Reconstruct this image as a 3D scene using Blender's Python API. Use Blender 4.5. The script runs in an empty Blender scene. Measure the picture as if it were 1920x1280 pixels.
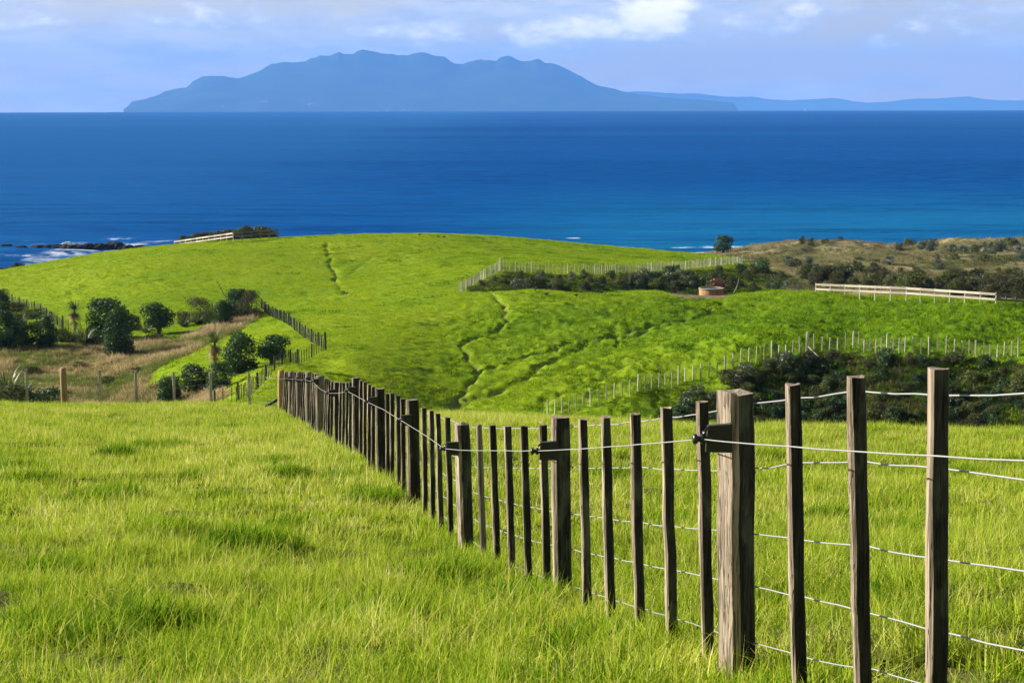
import bpy, bmesh, math, random
import numpy as np
from mathutils import Matrix, Vector, Euler

R = math.radians
sc = bpy.context.scene
COL = sc.collection
random.seed(7)
rng = np.random.default_rng(7)

# ------------------------------------------------------------------ camera
H = 50.0                       # camera height above the sea
FPX, CXP, CYP = 3200.0, 960.0, 640.0
LEVEL = 195.0                  # row of the true horizontal
PITCH = math.atan((CYP - LEVEL) / FPX)
ROLL = -0.0021
cam_d = bpy.data.cameras.new('camera')
cam_d.sensor_width = 36.0
cam_d.lens = 36.0 * FPX / 1920.0
cam_d.clip_start = 0.1
cam_d.clip_end = 200000.0
cam = bpy.data.objects.new('camera', cam_d)
COL.objects.link(cam)
CAMROT = Matrix.Rotation(math.pi / 2 - PITCH, 3, 'X') @ Matrix.Rotation(ROLL, 3, 'Z')
cam.matrix_world = Matrix.Translation((0, 0, H)) @ CAMROT.to_4x4()
sc.camera = cam
CR = np.array(CAMROT)

# ------------------------------------------------------------------ sun, exposure
SUN_EL = R(24.0)
SUN_FWD = R(20.0)              # sun stands to the left, a little beyond the camera
SUN = Vector((-math.cos(SUN_EL) * math.cos(SUN_FWD), math.cos(SUN_EL) * math.sin(SUN_FWD), math.sin(SUN_EL)))
sun_d = bpy.data.lights.new('sun', 'SUN')
sun_d.energy = 5.0
sun_d.angle = R(0.53)
sun_d.color = (1.0, 0.93, 0.84)
sun = bpy.data.objects.new('sun', sun_d)
COL.objects.link(sun)
sun.rotation_euler = SUN.to_track_quat('Z', 'Y').to_euler()
sun.location = (-60, 20, 120)
sc.view_settings.view_transform = 'Standard'
sc.view_settings.look = 'None'
sc.view_settings.exposure = 1.35
sc.view_settings.gamma = 1.0
sc.view_settings.use_curve_mapping = False
sc.cycles.use_denoising = True
sc.cycles.max_bounces = 4
sc.cycles.transparent_max_bounces = 8
sc.cycles.volume_bounces = 0
sc.cycles.use_adaptive_sampling = True
sc.cycles.adaptive_threshold = 0.025
sc.cycles.sample_clamp_indirect = 4.0


# ------------------------------------------------------------------ node helper
class NT:
    def __init__(self, tree):
        self.t = tree; self.n = tree.nodes; self.l = tree.links

    def node(self, typ, props=None, **ins):
        n = self.n.new(typ)
        for k, v in (props or {}).items(): setattr(n, k, v)
        for k, v in ins.items():
            key = int(k[1:]) if k[0] == 'i' and k[1:].isdigit() else k.replace('_', ' ')
            self.put(n.inputs[key], v)
        return n

    def put(self, sock, v):
        if isinstance(v, bpy.types.NodeSocket): self.l.new(v, sock)
        elif isinstance(v, bpy.types.Node): self.l.new(v.outputs[0], sock)
        else:
            if isinstance(v, (tuple, list)) and sock.type == 'RGBA' and len(v) == 3: v = (*v, 1)
            sock.default_value = v

    def math(self, op, a, b=None, c=None, clamp=False):
        n = self.n.new('ShaderNodeMath'); n.operation = op; n.use_clamp = clamp
        self.put(n.inputs[0], a)
        if b is not None: self.put(n.inputs[1], b)
        if c is not None: self.put(n.inputs[2], c)
        return n.outputs[0]

    def vmath(self, op, a, b=None):
        n = self.n.new('ShaderNodeVectorMath'); n.operation = op
        self.put(n.inputs[0], a)
        if b is not None: self.put(n.inputs[1], b)
        return n.outputs['Vector']

    def mix(self, f, a, b, blend='MIX'):
        n = self.n.new('ShaderNodeMix'); n.data_type = 'RGBA'; n.blend_type = blend; n.clamp_factor = True
        self.put(n.inputs[0], f); self.put(n.inputs[6], a); self.put(n.inputs[7], b)
        return n.outputs[2]

    def ramp(self, f, stops, interp='LINEAR'):
        n = self.n.new('ShaderNodeValToRGB'); n.color_ramp.interpolation = interp
        cr = n.color_ramp
        while len(cr.elements) < len(stops): cr.elements.new(0.5)
        for e, (p, c) in zip(cr.elements, stops):
            e.position = p
            e.color = (c, c, c, 1) if isinstance(c, (int, float)) else (*c, 1)
        self.put(n.inputs[0], f)
        return n.outputs[0]

    def smooth(self, x, lo, hi):
        n = self.n.new('ShaderNodeMapRange'); n.interpolation_type = 'SMOOTHSTEP'
        self.put(n.inputs[0], x); n.inputs[1].default_value = lo; n.inputs[2].default_value = hi
        return n.outputs[0]

    def noise(self, vec, scale, detail=3.0, rough=0.55, dist=0.0, out=0):
        n = self.n.new('ShaderNodeTexNoise')
        if vec is not None: self.put(n.inputs['Vector'], vec)
        n.inputs['Scale'].default_value = scale; n.inputs['Detail'].default_value = detail
        n.inputs['Roughness'].default_value = rough; n.inputs['Distortion'].default_value = dist
        return n.outputs[out]

    def mapping(self, vec, scale=(1, 1, 1), loc=(0, 0, 0), rot=(0, 0, 0)):
        n = self.n.new('ShaderNodeMapping')
        self.put(n.inputs[0], vec)
        n.inputs['Scale'].default_value = scale; n.inputs['Location'].default_value = loc; n.inputs['Rotation'].default_value = rot
        return n.outputs[0]


def new_mat(name):
    m = bpy.data.materials.new(name); m.use_nodes = True
    t = NT(m.node_tree); t.n.clear()
    out = t.n.new('ShaderNodeOutputMaterial')
    return m, t, out


# ------------------------------------------------------------------ world: sky with cloud banks
SKY_STRENGTH = 0.051
w = bpy.data.worlds.new('World'); sc.world = w; w.use_nodes = True
w.cycles.sampling_method = 'MANUAL'; w.cycles.sample_map_resolution = 256
wt = NT(w.node_tree); wt.n.clear()
wout = wt.n.new('ShaderNodeOutputWorld')
wbg = wt.n.new('ShaderNodeBackground'); wbg.inputs['Strength'].default_value = SKY_STRENGTH
wt.l.new(wbg.outputs[0], wout.inputs['Surface'])
gen = wt.n.new('ShaderNodeTexCoord').outputs['Generated']
sep = wt.node('ShaderNodeSeparateXYZ', i0=gen)
zc = wt.math('MAXIMUM', sep.outputs[2], 0.012)
vdir = wt.node('ShaderNodeCombineXYZ', X=sep.outputs[0], Y=sep.outputs[1], Z=zc).outputs[0]
sky = wt.node('ShaderNodeTexSky', {'sky_type': 'NISHITA', 'sun_disc': False})
sky.sun_elevation = SUN_EL
sky.sun_rotation = math.atan2(SUN.x, SUN.y)
sky.altitude = 50; sky.air_density = 1.0; sky.dust_density = 0.25; sky.ozone_density = 3.0
wt.l.new(vdir, sky.inputs[0])
az = wt.math('ARCTAN2', sep.outputs[0], sep.outputs[1])
el = sep.outputs[2]
# broad soft stratus banks (whole sky)
c_str = wt.mapping(gen, scale=(5.0, 5.0, 46.0), loc=(3.1, 1.7, 0.35))
n_str = wt.noise(c_str, 1.0, 3.0, 0.52)
stratus = wt.math('MULTIPLY', wt.smooth(n_str, 0.30, 0.64), wt.smooth(sep.outputs[2], 0.42, 0.10))  # banks kept low over the sea; cloud overhead faded out to lower fill light
c_det = wt.mapping(gen, scale=(30, 30, 110), loc=(0.3, 2.2, 1.4))
n_det = wt.noise(c_det, 1.0, 3.0, 0.6)
# heaped clouds: ellipses in azimuth and elevation broken by noise
HEAPS = [(0.018, 0.040, 0.030, 0.0105, 1.05), (0.048, 0.0430, 0.032, 0.0115, 1.1), (0.080, 0.0495, 0.026, 0.0145, 1.35), (0.092, 0.058, 0.018, 0.010, 1.3),
         (-0.055, 0.041, 0.055, 0.009, .80), (0.168, 0.053, 0.014, 0.006, .95), (0.213, 0.033, 0.016, 0.007, .75), (-0.285, 0.048, 0.04, 0.008, .8), (-0.17, 0.050, 0.06, 0.008, .7), (0.135, 0.0445, 0.04, 0.009, .7), (0.25, 0.046, 0.04, 0.010, .7)]
field = None
for (ca, ce, ra, re_, s) in HEAPS:
    da = wt.math('DIVIDE', wt.math('SUBTRACT', az, ca), ra)
    de = wt.math('DIVIDE', wt.math('SUBTRACT', el, ce), re_)
    d2 = wt.math('ADD', wt.math('MULTIPLY', da, da), wt.math('MULTIPLY', de, de))
    f = wt.math('MULTIPLY', wt.math('SUBTRACT', 1.0, wt.math('MULTIPLY', d2, 0.55)), s)
    field = f if field is None else wt.math('MAXIMUM', field, f)
field = wt.math('MAXIMUM', field, -0.6)
c_fine = wt.mapping(gen, scale=(48, 48, 120), loc=(5.3, 1.2, 0.4))
n_fine = wt.noise(c_fine, 1.0, 4.0, 0.6)
heap = wt.math('ADD', field, wt.math('MULTIPLY', wt.math('SUBTRACT', n_fine, 0.5), 1.9))
heapm = wt.smooth(heap, 0.0, 1.15)
bank_col = wt.mix(wt.smooth(n_det, 0.3, 0.7), (4.8, 5.5, 7.0), (8.6, 8.8, 8.8))
heap_col = wt.mix(wt.smooth(heap, 0.35, 1.4), (6.2, 6.4, 7.2), (17.0, 15.2, 12.6))
# clear sky tinted to a deeper blue low over the sea
skyc = wt.mix(1.0, sky.outputs[0], (1.70, 1.12, .62), 'MULTIPLY')
c1 = wt.mix(wt.math('MULTIPLY', stratus, 0.75), skyc, bank_col)
c2 = wt.mix(wt.math('MULTIPLY', heapm, 0.85), c1, heap_col)
wt.l.new(c2, wbg.inputs['Color'])


# ------------------------------------------------------------------ numpy noise and terrain
def _hash(ix, iy, seed):
    n = (ix.astype(np.int64) * 374761393 + iy.astype(np.int64) * 668265263 + seed * 1274126177) & 0x7fffffff
    n = ((n ^ (n >> 13)) * 1274126177) & 0x7fffffff
    return ((n ^ (n >> 16)) & 0xffff) / 65535.0


def vnoise(x, y, seed=0):
    x = np.asarray(x, float); y = np.asarray(y, float)
    ix = np.floor(x); iy = np.floor(y); fx = x - ix; fy = y - iy
    ux = fx * fx * fx * (fx * (fx * 6 - 15) + 10); uy = fy * fy * fy * (fy * (fy * 6 - 15) + 10)
    a = _hash(ix, iy, seed); b = _hash(ix + 1, iy, seed); c = _hash(ix, iy + 1, seed); d = _hash(ix + 1, iy + 1, seed)
    return (a + (b - a) * ux) * (1 - uy) + (c + (d - c) * ux) * uy


def fbm(x, y, seed=0, octv=4, gain=0.5):
    s = 0; amp = 1; tot = 0
    for k in range(octv):
        s = s + amp * vnoise(x, y, seed + 17 * k); tot += amp
        x, y = x * 1.93 + y * 0.31, y * 1.93 - x * 0.31; amp *= gain
    return s / tot


def sstep(x, lo, hi):
    t = np.clip((np.asarray(x, float) - lo) / (hi - lo), 0, 1)
    return t * t * (3 - 2 * t)


def ray(px, py):
    d = CR @ np.array([(px - CXP) / FPX, (CYP - py) / FPX, -1.0])
    return d


def P(px, py, Y):
    """world point seen at photograph pixel (px, py) at forward distance Y"""
    d = ray(px, py)
    k = Y / d[1]
    return np.array([d[0] * k, Y, H + d[2] * k])


def project(x, y, z):
    v = np.stack([x, y, z - H], -1) @ CR
    return CXP - FPX * v[..., 0] / v[..., 2], CYP + FPX * v[..., 1] / v[..., 2]


def XatPx(px, Y):
    return P(px, 500, Y)[0]


MF_X0, MF_S = 0.897 + 0.177 * 6.8, -0.177       # main fence line X = MF_X0 + MF_S * Y


def mf_Y(px):
    return MF_X0 / ((px - CXP) / FPX - MF_S)


POSTS = [(1382, 730, 1270), (1055, 781, 1125), (871, 792, 1038), (776, 748, 945), (713, 727, 888), (668, 708, 848),
         (631, 715, 824), (601, 704, 808), (580, 698, 792), (562, 697, 785), (546, 697, 777), (527, 694, 768)]
PTS = [(px, pb + .09 * FPX / mf_Y(px), mf_Y(px)) for (px, pt, pb) in POSTS]
PTS += [(100, 1310, 7.1), (700, 1310, 7.0), (0, 1017, 15), (400, 1014, 15), (0, 846, 27), (300, 846, 27), (0, 786, 42), (250, 788, 42),
        (0, 762, 54), (250, 763, 54), (480, 770, 53), (1900, 1275, 6.6), (1900, 1014, 14.5), (1900, 857, 26), (1900, 811, 33),
        (1400, 800, 37), (1400, 857, 26.5), (1400, 1014, 14.5), (1050, 790, 40), (800, 786, 43), (1650, 800, 35),
        # gully and spur on the left
        (100, 755, 150), (200, 750, 160), (330, 760, 150), (30, 720, 170), (100, 650, 188), (250, 660, 185), (118, 618, 205),
        (16, 566, 236), (71, 585, 222), (330, 700, 158), (400, 650, 178), (480, 600, 200), (450, 690, 152), (350, 765, 140),
        (490, 577, 212), (535, 606, 187), (575, 637, 171), (611, 657, 160), (650, 675, 153), (560, 682, 146), (503, 708, 137), (442, 753, 127), (403, 766, 121),
        (325, 605, 208), (250, 610, 207),
        # middle hill
        (580, 700, 148), (700, 700, 149), (700, 640, 168), (700, 590, 191), (850, 770, 145), (850, 700, 158), (850, 620, 180), (860, 552, 203),
        (1000, 775, 142), (1000, 700, 156), (1000, 620, 178), (1000, 543, 202), (1100, 765, 142), (1200, 738, 143), (1200, 650, 166), (1200, 545, 200),
        (1330, 555, 198), (1380, 695, 144), (1400, 600, 180), (1450, 545, 202), (1600, 640, 155), (1600, 580, 180), (1530, 549, 193), (1868, 580, 172),
        (1920, 640, 148), (1512, 664, 146), (1700, 670, 141), (1920, 676, 136), (1512, 720, 142.5), (1700, 740, 136), (1600, 805, 133), (1850, 805, 129), (1350, 800, 139),
        # far hill
        (860, 547, 208), (938, 509, 222), (1090, 514, 228), (1200, 512, 240), (1300, 503, 258), (1400, 495, 280),
        (700, 552, 215), (700, 500, 248), (700, 440, 292), (800, 439.5, 292), (600, 443, 290), (500, 560, 218), (500, 500, 246), (520, 448, 284), (440, 452, 280),
        (330, 460.5, 272), (200, 476, 266), (100, 494, 262), (0, 511, 258), (300, 560, 222), (200, 520, 240), (100, 570, 229),
        (900, 480, 255), (900, 443, 294), (1000, 450.5, 300), (1000, 478, 262), (1100, 459.5, 306), (1100, 482, 264), (1200, 468, 314), (1250, 472.5, 320), (1200, 490, 266),
        (0, 520, 285), (100, 500, 290), (200, 483, 294), (330, 467, 300), (440, 457, 306), (520, 452, 310), (600, 448, 315), (700, 445, 318), (800, 445, 318), (900, 449, 320), (1000, 456, 326), (1530, 557, 206),
        # dunes on the right
        (1450, 520, 260), (1450, 480, 400), (1480, 458, 500), (1700, 553, 215), (1700, 520, 280), (1700, 490, 380), (1700, 457, 510),
        (1920, 568, 200), (1920, 520, 270), (1920, 480, 400), (1920, 453, 500), (1300, 479, 480), (1380, 470, 500)]
CP = [P(*p) for p in PTS]


def add_drop(px, Y, drop):
    CP.append(np.array([XatPx(px, Y), Y, H - drop]))


for X in (-6, 0, 6):
    CP.append(np.array([X, 0.0, H - 1.5])); CP.append(np.array([X, -16.0, H - 0.5]))
for px in (0, 300, 550): add_drop(px, 66, 13.0); add_drop(px, 85, 18.5)
for px in (800, 1100, 1400, 1900): add_drop(px, 52, 11.2); add_drop(px, 70, 16.5); add_drop(px, 100, 23.5)
for px in (0, 300): add_drop(px, 115, 26)
add_drop(500, 105, 21.5)
for px, Y, d in [(1000, 213, 23.6), (1150, 214, 24.2), (1300, 216, 25), (1420, 222, 25.8), (900, 211, 22.7),
                 (0, 330, 37), (0, 400, 48), (0, 440, 54), (330, 340, 32), (330, 430, 47), (330, 480, 54), (700, 350, 27.5), (700, 450, 42), (700, 520, 53),
                 (1000, 370, 32), (1000, 470, 44), (1000, 540, 53), (1250, 400, 37), (1250, 500, 45.2), (1280, 575, 49.8), (1400, 585, 50), (1600, 580, 49.9), (1900, 580, 49.9),
                 (0, 640, 58), (700, 640, 58), (1300, 640, 53), (1900, 640, 53)]:
    add_drop(px, Y, d)
# carry the land on beyond both edges of the frame
for Y, d in [(10, 2.9), (27, 5.3), (54, 9.4), (85, 18.5), (150, 26.5), (205, 27), (258, 26), (330, 40), (440, 55)]: add_drop(-560, Y, d)
for Y, d in [(10, 2.8), (26, 5.3), (33, 6.3), (52, 11), (100, 23), (136, 19.8), (172, 20), (270, 27), (400, 34), (500, 39), (580, 50), (640, 54)]: add_drop(2480, Y, d)
CP = np.array(CP)


def warp(x, y):
    return np.stack([2.2 * x / (y + 25.0), np.log(y + 25.0)], -1)


def _tps(r2):
    return 0.5 * r2 * np.log(r2 + 1e-12)


_c = warp(CP[:, 0], CP[:, 1]); _v = (H - CP[:, 2]) / (CP[:, 1] + 25.0)
_n = len(_c)
_K = _tps(((_c[:, None] - _c[None]) ** 2).sum(-1)) + np.eye(_n) * 1.5e-4
_Pm = np.concatenate([np.ones((_n, 1)), _c], 1)
_A = np.block([[_K, _Pm], [_Pm.T, np.zeros((3, 3))]])
_W = np.linalg.solve(_A, np.concatenate([_v, np.zeros(3)]))


def macro(x, y):
    x = np.asarray(x, float); y = np.asarray(y, float)
    sh = x.shape; xf = x.ravel(); yf = y.ravel(); out = np.empty(len(xf))
    for i in range(0, len(xf), 40000):
        q = warp(xf[i:i + 40000], yf[i:i + 40000])
        r2 = (q[:, :1] - _c[None, :, 0]) ** 2 + (q[:, 1:] - _c[None, :, 1]) ** 2
        out[i:i + 40000] = _tps(r2) @ _W[:_n] + _W[_n] + q @ _W[_n + 1:]
    return (H - out * (yf + 25.0)).reshape(sh)


_YS = np.geomspace(4, 640, 1500)


def hit(px, py, ymin=4.0, ymax=640.0):
    d = ray(px, py)
    Y = np.linspace(ymin, ymax, 900) if ymin > 60 else _YS[(_YS >= ymin) & (_YS <= ymax)]
    k = Y / d[1]
    g = macro(d[0] * k, Y) - (H + d[2] * k)
    i = np.argmax(g >= 0)
    if g[i] < 0: i = np.argmax(g)
    elif i > 0:
        t = g[i - 1] / (g[i - 1] - g[i]); Yh = Y[i - 1] + t * (Y[i] - Y[i - 1])
        return np.array([d[0] * Yh / d[1], Yh])
    return np.array([d[0] * k[i], Y[i]])


def polyline_dist(x, y, pts):
    best = np.full(x.shape, 1e9)
    for (x0, y0), (x1, y1) in zip(pts[:-1], pts[1:]):
        dx, dy = x1 - x0, y1 - y0; L = dx * dx + dy * dy + 1e-9
        t = np.clip(((x - x0) * dx + (y - y0) * dy) / L, 0, 1)
        best = np.minimum(best, np.hypot(x - x0 - t * dx, y - y0 - t * dy))
    return best


def in_poly(px, py, poly):
    inside = np.zeros(px.shape, bool); n = len(poly); j = n - 1
    for i in range(n):
        xi, yi = poly[i]; xj, yj = poly[j]
        c = ((yi > py) != (yj > py)) & (px < (xj - xi) * (py - yi) / (yj - yi + 1e-9) + xi)
        inside ^= c; j = i
    return inside


# stock tracks worn into the hills: photograph pixels -> plan, width, depth, dirt
TRACKS_PX = [([(835, 772), (860, 745), (885, 715), (893, 700), (884, 680), (870, 660), (868, 650), (885, 640), (925, 625), (950, 607), (946, 585), (944, 572), (930, 560), (918, 549)], .27, .36, .55, 120, 204),
             ([(893, 700), (930, 690), (990, 672), (1050, 655), (1110, 642), (1170, 628), (1240, 612), (1310, 603), (1335, 590), (1346, 572)], .38, .55, .55, 120, 204),
             ([(930, 740), (975, 715), (1010, 695), (1050, 672), (1100, 650), (1160, 636), (1240, 622)], .36, .50, .45, 120, 204),
             ([(840, 770), (880, 750), (935, 738)], .5, .35, .2, 120, 204),
             ([(1020, 770), (1030, 750), (1120, 720), (1170, 690), (1250, 670)], .5, .32, .0, 120, 204),
             ([(609, 456), (613, 468), (622, 482), (619, 493), (628, 505), (628, 525), (640, 540), (650, 553)], .24, .42, .3, 215, 294),
             ([(720, 470), (700, 480), (672, 500), (650, 520)], .3, .16, .0, 215, 294),
             ([(1050, 700), (1150, 668), (1280, 650), (1400, 640)], .5, .28, .0, 120, 204),
             ([(1160, 660), (1155, 640), (1150, 625)], .4, .3, .0, 120, 204)]
TRACKS = [([tuple(hit(a, b, y0, y1)) for a, b in pts], wd, dp, dirt) for pts, wd, dp, dirt, y0, y1 in TRACKS_PX]


def detail(x, y):
    """small relief: tussocks, terracettes, dunes, stock tracks; also returns the dirt mask"""
    z = np.zeros_like(x)
    near = 1 - sstep(y, 56, 80)
    z += near * ((fbm(x * 1.3, y * 1.3, 3, 3) - .5) * .22 + (fbm(x * .16, y * .16, 5, 2) - .5) * .25)
    hill = sstep(y, 95, 120) * (1 - sstep(y, 325, 350))
    dune = sstep(y, 285, 330) * sstep(x - (0.075 * y + 15), 0, 25)
    lum = np.clip(fbm(x * .55, y * .34, 11, 3) * 2.2 - .75, -.3, 1.2)
    rough = .35 + .65 * sstep(fbm(x * .035, y * .035, 21, 2), .35, .65)
    lowr = sstep(x + .25 * (y - 150), -16, 16) * (1 - sstep(y, 180, 202))
    amp = .085 * rough + .12 * lowr
    z += hill * (1 - dune) * (.055 + .12 * lowr) * np.clip(fbm(x * 1.9, y * 1.1, 13, 2) * 2.4 - 1.0, -.2, 1.2)
    z += hill * (1 - dune) * amp * lum
    # terracettes: benches that follow the slope
    ph = (x * .55 + y * 1.05) * .95 + 5.0 * fbm(x * .05, y * .05, 31, 2)
    fr = (ph / 1.9) % 1.0; brk = .35 + .9 * sstep(fbm(x * .16, y * .3, 35, 2), .35, .6)
    z += hill * (1 - dune) * lowr * brk * .50 * (sstep(fr, .0, .24) - fr)
    ph2 = (x * .35 - y) * .8 + 6 * fbm(x * .06, y * .06, 33, 2)
    fh = sstep(y, 215, 230) * sstep(x, -35, -5)
    fr2 = (-ph2 / 3.4) % 1.0
    z += hill * (1 - dune) * fh * .30 * (sstep(fr2, 0, .25) - fr2) * sstep(fbm(x * .1, y * .16, 37, 2), .35, .6)
    dn = 1 - np.abs(fbm(x * .028 + y * .006, y * .02, 41, 4) * 2 - 1)
    z += dune * ((dn - .75) * 6.0 + (fbm(x * .12, y * .09, 43, 3) - .5) * 2.0) * (1 - .8 * sstep(y, 535, 575))
    dirt = np.zeros_like(x); groove = np.zeros_like(x)
    for pts, wd, dp, di in TRACKS:
        p = np.array(pts)
        m = (x > p[:, 0].min() - 3) & (x < p[:, 0].max() + 3) & (y > p[:, 1].min() - 3) & (y < p[:, 1].max() + 3)
        if not m.any(): continue
        xs = x[m] + (fbm(x[m] * .5, y[m] * .5, 51, 2) - .5) * 1.3; ys = y[m] + (fbm(x[m] * .5, y[m] * .5, 53, 2) - .5) * 1.6
        d = polyline_dist(xs, ys, pts)
        wv = wd * (.7 + .9 * fbm(x[m] * .25, y[m] * .25, 57, 2))
        g = np.exp(-(d / wv) ** 2)
        z[m] += -dp * g
        groove[m] = np.maximum(groove[m], g)
        dirt[m] = np.maximum(dirt[m], di * np.exp(-(d / (wv * .75)) ** 4))
    detail.groove = groove
    return z, dirt


def gz(x, y):
    x = np.atleast_1d(np.asarray(x, float)); y = np.atleast_1d(np.asarray(y, float))
    return macro(x, y) + detail(x, y)[0]


def gz1(x, y):
    return float(gz(x, y)[0])


def ghit(px, py, ymin=4.0, ymax=640.0):
    x, y = hit(px, py, ymin, ymax)
    return Vector((x, y, gz1(x, y)))


# ------------------------------------------------------------------ mesh helpers
def link(o):
    COL.objects.link(o); return o


def tag(o, label=None, cat=None, group=None, kind=None):
    if label: o['label'] = label
    if cat: o['category'] = cat
    if group: o['group'] = group
    if kind: o['kind'] = kind
    return o


def mesh_np(name, V, F4=None, F3=None, mats=(), smooth=True):
    me = bpy.data.meshes.new(name)
    V = np.asarray(V, np.float32)
    me.vertices.add(len(V)); me.vertices.foreach_set('co', V.ravel())
    loops = []; starts = []; tot = 0
    for F, k in ((F4, 4), (F3, 3)):
        if F is None or len(F) == 0: continue
        F = np.asarray(F, np.int32)
        loops.append(F.ravel()); starts.append(np.arange(len(F), dtype=np.int32) * k + tot); tot += F.size
    if loops:
        L = np.concatenate(loops); S = np.concatenate(starts)
        me.loops.add(len(L)); me.loops.foreach_set('vertex_index', L)
        me.polygons.add(len(S)); me.polygons.foreach_set('loop_start', S)
        me.update(calc_edges=True)
        if smooth: me.polygons.foreach_set('use_smooth', np.ones(len(S), bool))
    for m in mats: me.materials.append(m)
    me.validate(); me.update()
    return me


def fattr(me, name, arr):
    a = me.attributes.new(name, 'FLOAT', 'POINT'); a.data.foreach_set('value', np.asarray(arr, np.float32))


def vattr(me, name, arr):
    a = me.attributes.new(name, 'FLOAT_VECTOR', 'POINT'); a.data.foreach_set('vector', np.asarray(arr, np.float32).ravel())


def obj(name, me, parent=None, loc=None, rot=None, scale=None):
    o = bpy.data.objects.new(name, me); link(o)
    if parent is not None:
        o.parent = parent
    if loc is not None: o.location = loc
    if rot is not None: o.rotation_euler = rot
    if scale is not None: o.scale = scale
    return o


def empty(name, loc, rz=0.0, s=1.0):
    o = bpy.data.objects.new(name, None); link(o)
    o.location = loc; o.rotation_euler = (0, 0, rz)
    o.scale = s if isinstance(s, (tuple, list)) else (s, s, s)
    o.empty_display_size = .3
    return o


class MB:
    """collects verts and faces of one mesh"""
    def __init__(self): self.v = []; self.f = []; self.m = []

    def add(self, verts, faces, mi=0):
        b = len(self.v); self.v += [tuple(p) for p in verts]; self.f += [tuple(i + b for i in f) for f in faces]
        self.m += [mi] * len(faces)

    def box(self, c, s, rz=0.0):
        hx, hy, hz = s[0] / 2, s[1] / 2, s[2] / 2; co, si = math.cos(rz), math.sin(rz)
        vs = []
        for z in (-hz, hz):
            for x, y in ((-hx, -hy), (hx, -hy), (hx, hy), (-hx, hy)):
                vs.append((c[0] + x * co - y * si, c[1] + x * si + y * co, c[2] + z))
        self.add(vs, [(0, 3, 2, 1), (4, 5, 6, 7), (0, 1, 5, 4), (1, 2, 6, 5), (2, 3, 7, 6), (3, 0, 4, 7)])

    def tube(self, pts, r, n=6, cap=True):
        pts = [Vector(p) for p in pts]; rs = r if isinstance(r, (list, tuple)) else [r] * len(pts)
        b = len(self.v)
        up = Vector((0, 0, 1))
        for i, p in enumerate(pts):
            d = (pts[min(i + 1, len(pts) - 1)] - pts[max(i - 1, 0)]).normalized()
            a = d.cross(up)
            if a.length < .05: a = d.cross(Vector((1, 0, 0)))
            a.normalize(); c = d.cross(a).normalized()
            for k in range(n):
                t = 2 * math.pi * k / n
                self.v.append(tuple(p + (a * math.cos(t) + c * math.sin(t)) * rs[i]))
        for i in range(len(pts) - 1):
            for k in range(n):
                k2 = (k + 1) % n
                self.f.append((b + i * n + k, b + i * n + k2, b + (i + 1) * n + k2, b + (i + 1) * n + k)); self.m.append(0)
        if cap:
            self.f.append(tuple(b + k for k in range(n))[::-1]); self.f.append(tuple(b + (len(pts) - 1) * n + k for k in range(n))); self.m += [0, 0]

    def mesh(self, name, mats, smooth=False):
        me = bpy.data.meshes.new(name); me.from_pydata(self.v, [], self.f)
        for m in (mats if isinstance(mats, (list, tuple)) else [mats]): me.materials.append(m)
        if any(self.m): me.polygons.foreach_set('material_index', self.m)
        if smooth: me.polygons.foreach_set('use_smooth', [True] * len(me.polygons))
        me.update(); return me


# ------------------------------------------------------------------ materials
def mat_ground():
    m, t, out = new_mat('pasture')
    geo = t.n.new('ShaderNodeNewGeometry').outputs['Position']
    at = lambda n: t.node('ShaderNodeAttribute', {'attribute_name': n}).outputs['Fac']
    n1 = t.noise(geo, .06, 4, .55); n2 = t.noise(geo, .9, 5, .6); n3 = t.noise(geo, 6.0, 4, .6)
    g = t.math('ADD', t.math('MULTIPLY', n1, .55), t.math('ADD', t.math('MULTIPLY', n2, .35), t.math('MULTIPLY', n3, .25)))
    grass = t.ramp(g, [(.36, (.090, .170, .004)), (.55, (.180, .265, .005)), (.72, (.27, .32, .010))])
    lush = t.mix(t.math('MULTIPLY', n2, .6), (.045, .120, .004), (.10, .185, .005))
    col = t.mix(t.math('MULTIPLY', at('lush'), .8), grass, lush)
    col = t.mix(at('thatch'), col, t.mix(n3, (.035, .045, .010), (.10, .095, .035)))
    dryc = t.ramp(t.math('ADD', t.math('MULTIPLY', n2, .6), t.math('MULTIPLY', n3, .4)), [(.3, (.10, .11, .02)), (.5, (.24, .185, .08)), (.7, (.38, .30, .15))])
    col = t.mix(at('dry'), col, dryc)
    dn = t.noise(geo, .045, 4, .6, .4)
    dunec = t.ramp(dn, [(.34, (.075, .085, .022)), (.45, (.12, .115, .045)), (.54, (.22, .18, .095)), (.72, (.34, .275, .165))])
    dunec = t.mix(t.smooth(n2, .35, .65), dunec, t.mix(.35, dunec, (.08, .085, .03)))
    col = t.mix(at('dune'), col, dunec)
    col = t.mix(at('sand'), col, (.58, .52, .42))
    dirtc = t.mix(n3, (.10, .065, .042), (.26, .19, .13))
    col = t.mix(at('dirt'), col, dirtc)
    b = t.node('ShaderNodeBsdfPrincipled', Base_Color=col, Roughness=.9)
    b.inputs['Specular IOR Level'].default_value = .03
    bump = t.node('ShaderNodeBump', Strength=.6, Distance=.12, Height=n3)
    t.l.new(bump.outputs[0], b.inputs['Normal'])
    t.l.new(b.outputs[0], out.inputs[0])
    return m


M_GROUND = mat_ground()

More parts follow.
